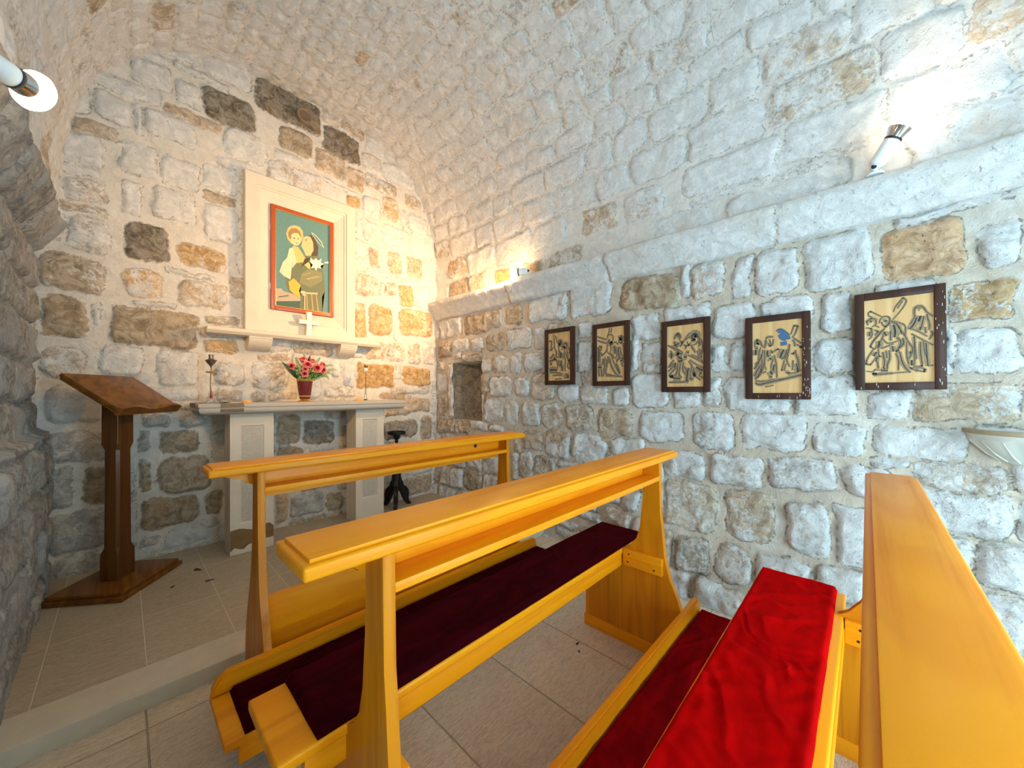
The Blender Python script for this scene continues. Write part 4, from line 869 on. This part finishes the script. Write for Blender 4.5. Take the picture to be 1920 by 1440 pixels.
frond('broad_leaf', (1.072, 3.33, 1.508), (1.05, 3.33, 1.44), 'short dark leaf pointing up at the top of the bouquet', 'leaf', M['leaf_dark'], 0.013, False, 'leaves in the red vase')
FR = [((0.895, 3.29, 1.425), (0.95, 3.28, 1.43), 'fern frond at the upper left of the bouquet behind the left rose'), ((0.955, 3.30, 1.480), (0.975, 3.30, 1.42), 'fern frond rising at the upper left of the bouquet'),
      ((1.235, 3.30, 1.435), (1.14, 3.29, 1.44), 'fern frond reaching out high at the right of the bouquet'), ((1.262, 3.29, 1.394), (1.15, 3.27, 1.41), 'longest fern frond, reaching right from the middle of the bouquet'),
      ((1.195, 3.27, 1.312), (1.16, 3.26, 1.40), 'green frond drooping at the lower right of the bouquet'), ((1.145, 3.33, 1.490), (1.10, 3.33, 1.43), 'fern frond behind the top right roses of the bouquet'),
      ((1.035, 3.242, 1.318), (1.04, 3.235, 1.40), 'green frond hanging over the vase rim, left of its middle'), ((1.085, 3.245, 1.322), (1.08, 3.235, 1.41), 'green frond hanging over the vase rim at the right'),
      ((1.232, 3.30, 1.352), (1.15, 3.28, 1.41), 'thin fern frond drooping at the right below the longest frond'), ((1.030, 3.34, 1.500), (1.02, 3.33, 1.43), 'fern frond upright behind the top left rose of the bouquet')]
for tip, mid, lab in FR: frond('fern_frond', tip, mid, lab, 'fern', M['leaf'], 0.024, True, 'fern fronds in the red vase')
def filler():
    bm = bmesh.new()
    for i in range(90):
        a = random.uniform(0, 2 * PI); r = random.uniform(0, 0.105) ; hgt = random.uniform(0.0, 0.115) 
        p = Vector((r * math.cos(a), r * math.sin(a) * 0.6, 0.04 + hgt * (1 - r / 0.2))); d = Vector((math.cos(a), math.sin(a) - .4, random.uniform(.2, 1.2))).normalized()
        s = d.cross(Vector((random.uniform(-1, 1), random.uniform(-1, 1), .3))).normalized(); l = random.uniform(0.018, 0.034)
        f = bm.faces.new([bm.verts.new(v) for v in (p, p + d * l * .5 + s * l * .22, p + d * l, p + d * l * .5 - s * l * .22)]); f.material_index = i % 2
    tube(bm, [(0, 0, -0.05), (0, 0, 0.06)], 0.012, 8, 1)
    tag(finish(bm, 'leaf_filling', [M['leaf'], M['leaf_dark']], None, None, VC + Vector((0, 0, 0.15))), 'mass of small dark green leaves filling the bouquet between the roses', 'foliage', kind='stuff')
filler()

def ornament_left():
    o = Vector((0.432, 3.36, AT)); root = thing('bud_vase', 'slender stem in clear glass with dark silvery cup, left end of the altar', 'ornament', o)
    bm = bmesh.new(); r = lathe(bm, [(0.036, 0.0), (0.037, 0.006), (0.030, 0.022), (0.018, 0.050), (0.010, 0.085), (0.008, 0.085), (0.015, 0.048), (0.026, 0.020), (0.030, 0.008)], n=24); cap(bm, r[0][::-1]); cap(bm, r[-1])
    finish(bm, 'glass_base', M['glass'], root, 50)
    bm = bmesh.new(); lathe(bm, [(0.0005, 0.032), (0.010, 0.034), (0.009, 0.046), (0.006, 0.066), (0.004, 0.080)], n=16); finish(bm, 'red_filling', M['rose_red'], root, 50)
    bm = bmesh.new(); tube(bm, [(0, 0, 0.07), (-0.004, 0, 0.13), (-0.002, 0, 0.19), (0.002, 0, 0.255)], [0.005, 0.003, 0.003, 0.0035], 8); finish(bm, 'stem', M['stem'], root, 60)
    bm = bmesh.new(); lathe(bm, [(0.001, 0.212), (0.028, 0.214), (0.033, 0.220), (0.028, 0.225), (0.001, 0.224)], n=20); finish(bm, 'gold_collar', M['gold'], root, 40)
    bm = bmesh.new(); lathe(bm, [(0.002, 0.248), (0.006, 0.262), (0.020, 0.278), (0.032, 0.296), (0.035, 0.304), (0.031, 0.305), (0.016, 0.312), (0.013, 0.320), (0.015, 0.342), (0.001, 0.344)], n=24); finish(bm, 'cup', M['silver'], root, 40)
ornament_left()
def ornament_right():
    o = Vector((1.572, 3.40, AT)); root = thing('bud_vase', 'single white flower on thin stem in clear glass, right end of altar', 'ornament', o)
    bm = bmesh.new(); r = lathe(bm, [(0.026, 0.0), (0.026, 0.006), (0.012, 0.014), (0.010, 0.09), (0.012, 0.115), (0.0105, 0.115), (0.008, 0.09), (0.009, 0.018)], n=20); cap(bm, r[0][::-1]); cap(bm, r[-1])
    finish(bm, 'glass_vase', M['glass'], root, 50)
    bm = bmesh.new(); tube(bm, [(0, 0, 0.05), (0.002, 0, 0.16), (0.003, 0, 0.27)], 0.0028, 8); finish(bm, 'stem', M['stem_dark'], root, 60)
    bm = bmesh.new(); lathe(bm, [(0.002, 0.262), (0.013, 0.270), (0.021, 0.284), (0.020, 0.298), (0.010, 0.306), (0.001, 0.307)], n=20, mod=lambda a, z: 1 + .08 * math.cos(5 * a)); finish(bm, 'flower_head', M['petal_white'], root, 50)
    bm = bmesh.new()
    for k in range(5):
        a = k * 2 * PI / 5; d = Vector((math.cos(a), math.sin(a), 0)); s = Vector((-d.y, d.x, 0)); p = Vector((0.003, 0, 0.304)) + d * 0.006
        bm.faces.new([bm.verts.new(v) for v in (p, p + d * .010 + s * .006 + Vector((0, 0, .012)), p + d * .014 + Vector((0, 0, .032)), p + d * .010 - s * .006 + Vector((0, 0, .012)))])
    finish(bm, 'sepals', M['leaf_dark'], root)
    bm = bmesh.new()
    for s in (-1, 1): 
        p = Vector((0.002, 0, 0.21)); bm.faces.new([bm.verts.new(v) for v in (p, p + Vector((s * .016, -.004, .010)), p + Vector((s * .030, 0, .004)), p + Vector((s * .016, .004, -.002)))])
    finish(bm, 'leaves', M['gold'], root)
ornament_right()
bm = bmesh.new(); r = lathe(bm, [(0.026, 0), (0.034, 0.006), (0.038, 0.020), (0.035, 0.020), (0.030, 0.008), (0.02, 0.005)], n=28); cap(bm, r[0][::-1]); cap(bm, r[-1])
tag(finish(bm, 'glass_dish', M['glass'], None, 40, (0.505, 3.30, AT)), 'small clear glass dish on the altar beside the left ornament', 'dish')
def wax(x, y, lab, sx):
    bm = bmesh.new(); r = lathe(bm, [(0.030, 0.0), (0.033, 0.005), (0.031, 0.014), (0.022, 0.019), (0.006, 0.020)], n=22, M=Matrix.Diagonal((sx, 1, 1, 1)), mod=lambda a, z: 1 + .06 * math.cos(3 * a + x)); cap(bm, r[0][::-1]); cap(bm, r[-1])
    tag(finish(bm, 'wax_cake', M['wax'], None, 50, (x, y, AT)), lab, 'candle wax', 'orange wax cakes on the altar')
wax(0.618, 3.25, 'flat orange wax cake on the left part of the altar slab', 1.0)
wax(1.492, 3.36, 'flat orange wax cake at the right end of the altar slab', 1.15)
bm = bmesh.new(); box(bm, -0.055, 0.05, -0.03, 0.03, 0.0, 0.004, 0.001)
tag(finish(bm, 'folded_paper', M['cloth'], None, None, (0.565, 3.31, AT)), 'thin pale pink folded paper on the altar beside the glass dish', 'paper')

# ------------------------------------------------------------------ iron candle stand
def candle_stand():
    o = Vector((1.89, 3.40, PLAT)); root = thing('candle_stand', 'low black iron candle stand on three scrolled feet right of the altar', 'candle stand', o)
    bm = bmesh.new(); lathe(bm, [(0.001, 0.20), (0.040, 0.21), (0.048, 0.26), (0.042, 0.33), (0.028, 0.36), (0.026, 0.375), (0.020, 0.39), (0.012, 0.41), (0.010, 0.44), (0.018, 0.46), (0.010, 0.48), (0.009, 0.58), (0.018, 0.595), (0.010, 0.61), (0.010, 0.63), (0.020, 0.645), (0.012, 0.66)], n=16)
    finish(bm, 'stem', M['iron'], root, 50)
    bm = bmesh.new(); r = lathe(bm, [(0.008, 0.655), (0.030, 0.675), (0.038, 0.705), (0.042, 0.712), (0.085, 0.716), (0.088, 0.725), (0.086, 0.745), (0.080, 0.745), (0.079, 0.727), (0.03, 0.722)], n=24, mod=lambda a, z: 1 + (.04 * math.cos(9 * a) if z > 0.713 else 0)); cap(bm, r[-1])
    finish(bm, 'drip_pan', M['iron'], root, 40)
    bm = bmesh.new(); tube(bm, [(0, 0, 0.72), (0, 0, 0.762)], [0.005, 0.001], 6); finish(bm, 'spike', M['iron'], root)
    for k in range(3):
        a = math.atan2(-0.09, -0.06) + k * 2 * PI / 3
        d = Vector((math.cos(a), math.sin(a), 0)); s = Vector((-d.y, d.x, 0))
        pr = [(0.015, 0.32), (0.040, 0.30), (0.046, 0.255), (0.066, 0.235), (0.064, 0.205), (0.098, 0.185), (0.122, 0.150), (0.128, 0.105), (0.118, 0.06), (0.126, 0.030), (0.152, 0.010), (0.152, 0.0), (0.112, 0.0), (0.088, 0.030), (0.062, 0.075), (0.050, 0.12), (0.028, 0.15), (0.012, 0.20)]
        bm = bmesh.new()
        A = [bm.verts.new(d * u + s * -0.019 + Vector((0, 0, z))) for u, z in pr]; B = [bm.verts.new(d * u + s * 0.019 + Vector((0, 0, z))) for u, z in pr]
        n = len(pr); c0 = bm.faces.new(A); c1 = bm.faces.new(B[::-1])
        for i in range(n): bm.faces.new((A[i], B[i], B[(i + 1) % n], A[(i + 1) % n]))
        bmesh.ops.bevel(bm, geom=list(set(c0.edges) | set(c1.edges)), offset=0.004, segments=2, affect='EDGES')
        finish(bm, 'leg', M['iron'], root, 50)
candle_stand()

# ------------------------------------------------------------------ framed panels on the right wall
FP = [(1.799, 1.492, 'framed line drawing nearest the altar, first of five on the right wall', 0.2),
      (1.343, 1.478, 'second framed drawing from the altar, showing a figure under a beam and pointed rays', 0.2),
      (0.827, 1.431, 'middle framed drawing of five, crossed beams over a fallen crowd', 0.0),
      (0.353, 1.392, 'fourth framed drawing with the blue stain, scuffed dark frame', 0.25),
      (-0.102, 1.441, 'framed drawing nearest the font, bent figure carrying a cross, scuffed frame', 0.5)]
def picture(i, yc, zc, label, tilt):
    W, Hh, fw, dep = 0.288, 0.457, 0.034, 0.028
    root = thing('framed_drawing', label, 'picture', (2.442, yc, zc), 'engraved panels on the right wall')
    # local: x out of the wall is -X; u runs towards -Y (left to right as seen)
    def bx(bm, u0, u1, z0, z1, x0, x1, bev=0.0): box(bm, x0, x1, -u1, -u0, z0, z1, bev)
    bm = bmesh.new(); w, h = W / 2, Hh / 2
    bx(bm, -w, -w + fw, -h, h, -dep / 2, dep / 2, 0.003); bx(bm, w - fw, w, -h, h, -dep / 2, dep / 2, 0.003)
    bx(bm, -w + fw, w - fw, h - fw, h, -dep / 2 + .001, dep / 2, 0.002); bx(bm, -w + fw, w - fw, -h, -h + fw, -dep / 2 + .001, dep / 2, 0.002)
    if i >= 3:                                         # flaked paint on the right stile
        rr = random.Random(40 + i)
        for k in range(30 if i == 3 else 22):
            u = w - fw * rr.uniform(0.05, 0.9); z = rr.uniform(-h + .01, -0.02 if (i == 3 and k > 12) else h - .02); l = rr.uniform(.002, .009); t = rr.uniform(.0005, .0013)
            if rr.random() < .2: u, z, l = rr.uniform(-w, w), -h + fw * rr.uniform(.2, .8), .006
            bm.faces.new([bm.verts.new((-dep / 2 - .0004, -(u + a * t), z + b * l)) for a, b in ((-1, -.8), (.6, -1), (1, .7), (-.4, 1))]).material_index = 1
    finish(bm, 'frame', [M['frame_wood'], M['cross']], root, 40)
    bm = bmesh.new(); iw, ih = w - fw + .002, h - fw + .002
    bx(bm, -iw, iw, -ih, ih, -0.004, 0.008)
    pn = finish(bm, 'panel', M['panel_wood'], root)
    # the engraved drawing: dark strokes lying on the panel
    bm = bmesh.new(); iw, ih = w - fw, h - fw; k = 0
    for wd, pts in shape_polys(DR[i + 1]):
        mi = 0
        if wd[0] == 'b': mi = 1; wd = wd[1:]
        r = float(wd) * iw * 2 * 0.72
        x = -0.0052 - 0.00001 * k; k += 1
        P2 = [Vector((-iw + 2 * iw * min(.985, max(.015, u)), -ih + 2 * ih * min(.985, max(.015, v)))) for u, v in pts]
        if len(P2) > 2:                                # round the corners
            Q2 = [P2[0]]
            for j in range(1, len(P2) - 1):
                a, b, c2 = P2[j - 1], P2[j], P2[j + 1]
                if (b - a).length < 1e-6 or (c2 - b).length < 1e-6: continue
                if (b - a).angle(c2 - b) > 1.15: Q2 += [b, b]        # keep sharp corners
                else: Q2 += [a * .25 + b * .75, b * .75 + c2 * .25]
            P2 = Q2 + [P2[-1]]
        n = len(P2)
        for lay, (wk, mm) in enumerate(((3.2, 2), (1.5 if mi else 0.62, mi))):
          pv = None; xx = x + 0.0006 * (1 - lay)
          if lay == 0 and mi == 1: continue
          for j, p in enumerate(P2):
            d = (P2[min(j + 1, n - 1)] - P2[max(j - 1, 0)])
            if d.length < 1e-6: continue
            d.normalize(); s = Vector((-d.y, d.x)) * r * wk * (0.55 + 0.45 * math.sin(PI * (j + .6) / (n + .2)))
            q = [bm.verts.new((xx, -(p + s * e).x, (p + s * e).y)) for e in (1, -1)]
            if pv:
                f = bm.faces.new((pv[0], pv[1], q[1], q[0])); f.material_index = mm
            pv = q
    finish(bm, 'engraving', [M['ink'], M['ink_blue'], M['ink_soft']], pn, label='dark engraved figures')
    root.rotation_euler = (math.radians(-tilt), 0, 0)
for i, a in enumerate(FP): picture(i, *a)

# ------------------------------------------------------------------ round grille high on the back wall
def grille():
    o = Vector((1.087, 3.530, 3.600)); root = thing('vent_grille', 'round brown vent grille set in the dark stones above the painting', 'vent', o)
    R90 = Matrix.Rotation(PI / 2, 4, 'X')
    bm = bmesh.new(); r = lathe(bm, [(0.060, -0.03), (0.060, 0.010), (0.054, 0.016), (0.046, 0.013), (0.042, 0.007), (0.004, 0.007)], n=36, M=R90); cap(bm, r[-1])
    finish(bm, 'disc', M['vent'], root, 40)
    bm = bmesh.new()
    for ring, n, w in ((0.012, 8, .0026), (0.024, 14, .003), (0.035, 20, .003)):
        for k in range(n):
            a = 2 * PI * k / n + ring * 40; c = Vector((ring * math.cos(a), -0.0085, ring * math.sin(a)))
            e = Vector((math.cos(a), 0, math.sin(a))) * .0042; f = Vector((-math.sin(a), 0, math.cos(a))) * w * .6
            bm.faces.new([bm.verts.new(c + v) for v in (e + f, e - f, -e - f, -e + f)])
    finish(bm, 'holes', M['vent_hole'], root)
grille()

# ------------------------------------------------------------------ holy water font
def font():
    o = Vector((2.475, -0.50, 0.92)); root = thing('holy_water_font', 'fluted pale stone water basin fixed to the right wall by the edge', 'font', o)
    lob = lambda a, z: 1 + (0.045 * abs(math.cos(4.5 * (a - PI / 2))) if 0.005 < z < 0.095 else 0)
    bm = bmesh.new()
    pr = [(0.02, -0.012), (0.085, -0.006), (0.110, 0.010), (0.150, 0.040), (0.180, 0.075), (0.190, 0.092), (0.196, 0.098), (0.200, 0.112), (0.200, 0.122), (0.186, 0.122), (0.165, 0.10), (0.11, 0.06), (0.02, 0.045)]
    lathe(bm, pr, n=72, mod=lob, a0=PI / 2 - 0.25, a1=3 * PI / 2 + 0.25)
    finish(bm, 'bowl', M['font'], root, 30)
    bm = bmesh.new(); lathe(bm, [(0.199, 0.112), (0.207, 0.116), (0.207, 0.130), (0.186, 0.131), (0.184, 0.121)], n=60, a0=PI / 2 - 0.2, a1=3 * PI / 2 + 0.2)
    finish(bm, 'rim', M['font_rim'], root, 40, label='weathered brown rim')
    bm = bmesh.new()
    for k in range(-4, 5):
        a = PI + k * PI / 9 * 1.0
        pts = [(0.112, 0.006), (0.146, 0.032), (0.176, 0.068), (0.190, 0.088)]
        tube(bm, [(1.012 * u * math.cos(a), 1.012 * u * math.sin(a), z) for u, z in pts], 0.0035, 6)
    finish(bm, 'flute_ribs', M['font'], root, 60)
font()

# ------------------------------------------------------------------ spotlights
def spotlight(label, base, up, d, blen, hl, rr, kind, energy, tint, size=110):
    """base plate on up-normal, body along d, reflector head at the end of it"""
    root = thing('spotlight', label, 'spotlight', base, 'white spotlights on the walls')
    d = Vector(d).normalized(); j = Vector(up) * 0.035; A = Matrix.Translation(j) @ align(d)
    bm = bmesh.new(); r = lathe(bm, [(0.034, -0.004), (0.034, 0.004), (0.028, 0.009), (0.004, 0.010)], n=24, M=align(up)); cap(bm, r[0][::-1]); cap(bm, r[-1])
    finish(bm, 'base_plate', M['white_lamp'], root, 40)
    bm = bmesh.new(); tube(bm, [Vector(up) * 0.006, j], 0.011, 12); lathe(bm, [(0.001, -0.016), (0.012, -0.012), (0.016, 0), (0.012, 0.012), (0.001, 0.016)], n=14, M=Matrix.Translation(j))
    jn = finish(bm, 'joint', M['white_lamp'], root, 40)
    bm = bmesh.new(); sd = d.cross(Vector((0, 0, 1)));
    if sd.length < .1: sd = Vector((-1, 0, 0))
    sd.normalize(); sd = -sd if sd.x > 0 else sd
    lathe(bm, [(0.010, 0.010), (0.010, 0.019), (0.001, 0.020)], n=12, M=Matrix.Translation(j) @ align(sd)); finish(bm, 'knob', M['black'], jn, 40)
    bm = bmesh.new(); r = lathe(bm, [(0.010, -0.004), (0.020, 0.004), (rr * 0.52, 0.012), (rr * 0.56, blen)], n=24, M=A); cap(bm, r[0][::-1]); cap(bm, r[-1])
    finish(bm, 'body', M['white_lamp'], root, 40)
    bm = bmesh.new(); lathe(bm, [(rr * 0.57, blen - 0.004), (rr * 0.585, blen - 0.001), (rr * 0.585, blen + 0.005), (rr * 0.5, blen + 0.006)], n=24, M=A); finish(bm, 'gasket', M['black'], root, 40)
    bm = bmesh.new(); e = blen + hl; k = 0.66 if kind == 'chrome' else 0.93
    lathe(bm, [(rr * 0.45, blen + 0.004), (rr * 0.56, blen + 0.006), (rr * (0.60 if k < .8 else .64), blen + hl * 0.4), (rr * k, e), (rr * k * 0.93, e), (rr * 0.5, blen + hl * 0.5)], n=32, M=A)
    finish(bm, 'reflector', M['white_lamp'] if kind == 'white' else M['chrome'], root, 40)
    bm = bmesh.new(); r = lathe(bm, [(rr * k * 0.95, e - 0.012), (rr * 0.98, e - 0.004), (rr * 1.02, e + 0.006), (rr * 0.92, e + 0.014), (rr * 0.4, e + 0.018)], n=36, M=A); cap(bm, r[-1])
    finish(bm, 'bulb', M['bulb'], root, 40)
    li = bpy.data.lights.new('spot', 'SPOT'); li.energy = energy; li.color = tint; li.spot_size = math.radians(size); li.spot_blend = 0.9; li.shadow_soft_size = 0.045
    lo = bpy.data.objects.new('lamp_light', li); lo.location = Vector(base) + j + d * (e + 0.035)
    lo.rotation_euler = d.to_track_quat('-Z', 'Y').to_euler(); link(lo)
    pi = bpy.data.lights.new('spill', 'POINT'); pi.energy = energy * 0.05; pi.color = tint; pi.shadow_soft_size = 0.05
    po = bpy.data.objects.new('lamp_spill', pi); po.location = Vector(base) + j + d * (e + 0.08); link(po)
WARM = (1.0, 0.60, 0.27)
spotlight('far white spotlight on the cornice, aimed at the altar wall', (2.405, 2.10, 2.206), (0, 0, 1), (-0.42, 0.90, 0.0), 0.085, 0.050, 0.058, 'white', 105, WARM, 122)
spotlight('near white spotlight standing on the cornice, tilted up at the vault', (2.405, -0.025, 2.206), (0, 0, 1), (-0.05, -0.50, 0.84), 0.115, 0.055, 0.056, 'cone', 3.5, (1.0, 0.80, 0.55), 115)
spotlight('glowing spotlight with steel collar at the left edge of the view', (-0.322, 1.42, 2.00), (0.7, 0.7, 0), (0.62, 0.78, 0.03), 0.165, 0.045, 0.050, 'chrome', 55, WARM, 95)

# ------------------------------------------------------------------ crumbs on the floor
for i, (x, y, z, s, lab) in enumerate(((1.50, 1.00, 0.0, 0.008, 'dry leaf crumb on the floor beside the middle pew end'), (1.46, 0.965, 0.0, 0.006, 'second tiny crumb on the floor by the middle pew end'),
        (0.33, 3.10, PLAT, 0.022, 'dark dry scrap on the platform between lectern and altar'), (0.36, 2.87, PLAT, 0.016, 'small dark scrap on the platform in front of the left altar pillar'), (0.20, 2.93, PLAT, 0.010, 'tiny dark crumb on the platform beside the lectern base'))):
    bm = bmesh.new(); lathe(bm, [(s, 0.0), (s * .8, 0.003), (s * .2, 0.004)], n=9, M=Matrix.Rotation(i, 4, 'Z') @ Matrix.Diagonal((1.5, .7, 1, 1)), mod=lambda a, zz: 1 + .3 * math.cos(3 * a + i))
    cap(bm, list(bm.verts)[-9:]); cap(bm, list(bm.verts)[:9][::-1])
    tag(finish(bm, 'leaf_crumb', M['crumb'], None, None, (x, y, z)), lab, 'debris', 'crumbs on the floor')

# ------------------------------------------------------------------ daylight, camera, view
w = bpy.data.worlds.new('World'); scene.world = w; w.use_nodes = True
bg = w.node_tree.nodes['Background']; bg.inputs[0].default_value = (0.50, 0.79, 1.0, 1); bg.inputs[1].default_value = 12.0
def portal(name, loc, n, sx, sy):
    pl = bpy.data.lights.new(name, 'AREA'); pl.shape = 'RECTANGLE'; pl.size = sx; pl.size_y = sy; pl.cycles.is_portal = True
    po = link(bpy.data.objects.new(name, pl)); po.location = loc; po.rotation_euler = Vector(n).to_track_quat('-Z', 'Z').to_euler()
portal('door_portal', ((DX0 + DX1) / 2, YF - 0.02, DZ / 2), (0, 1, 0), DX1 - DX0, DZ)
portal('added_window_portal', (XL - 0.03, (WY0 + WY1) / 2, (WZ0 + WZ1) / 2), (1, 0, 0), WY1 - WY0, WZ1 - WZ0)  # daylight through the added side window

cam = bpy.data.cameras.new('camera'); cam.sensor_width = 36.0; cam.sensor_fit = 'HORIZONTAL'; cam.lens = 697.0 / 1920 * 36
cam.shift_y = 16.0 / 1920; cam.clip_start = 0.02
co = link(bpy.data.objects.new('camera', cam)); co.location = (0, 0, 1.2); co.rotation_euler = (PI / 2, 0, math.radians(43.68 - 90))
scene.camera = co
vs = scene.view_settings
vs.view_transform = 'Standard'; vs.look = 'None'; vs.gamma = 1.0; vs.use_curve_mapping = False; vs.exposure = 0.56
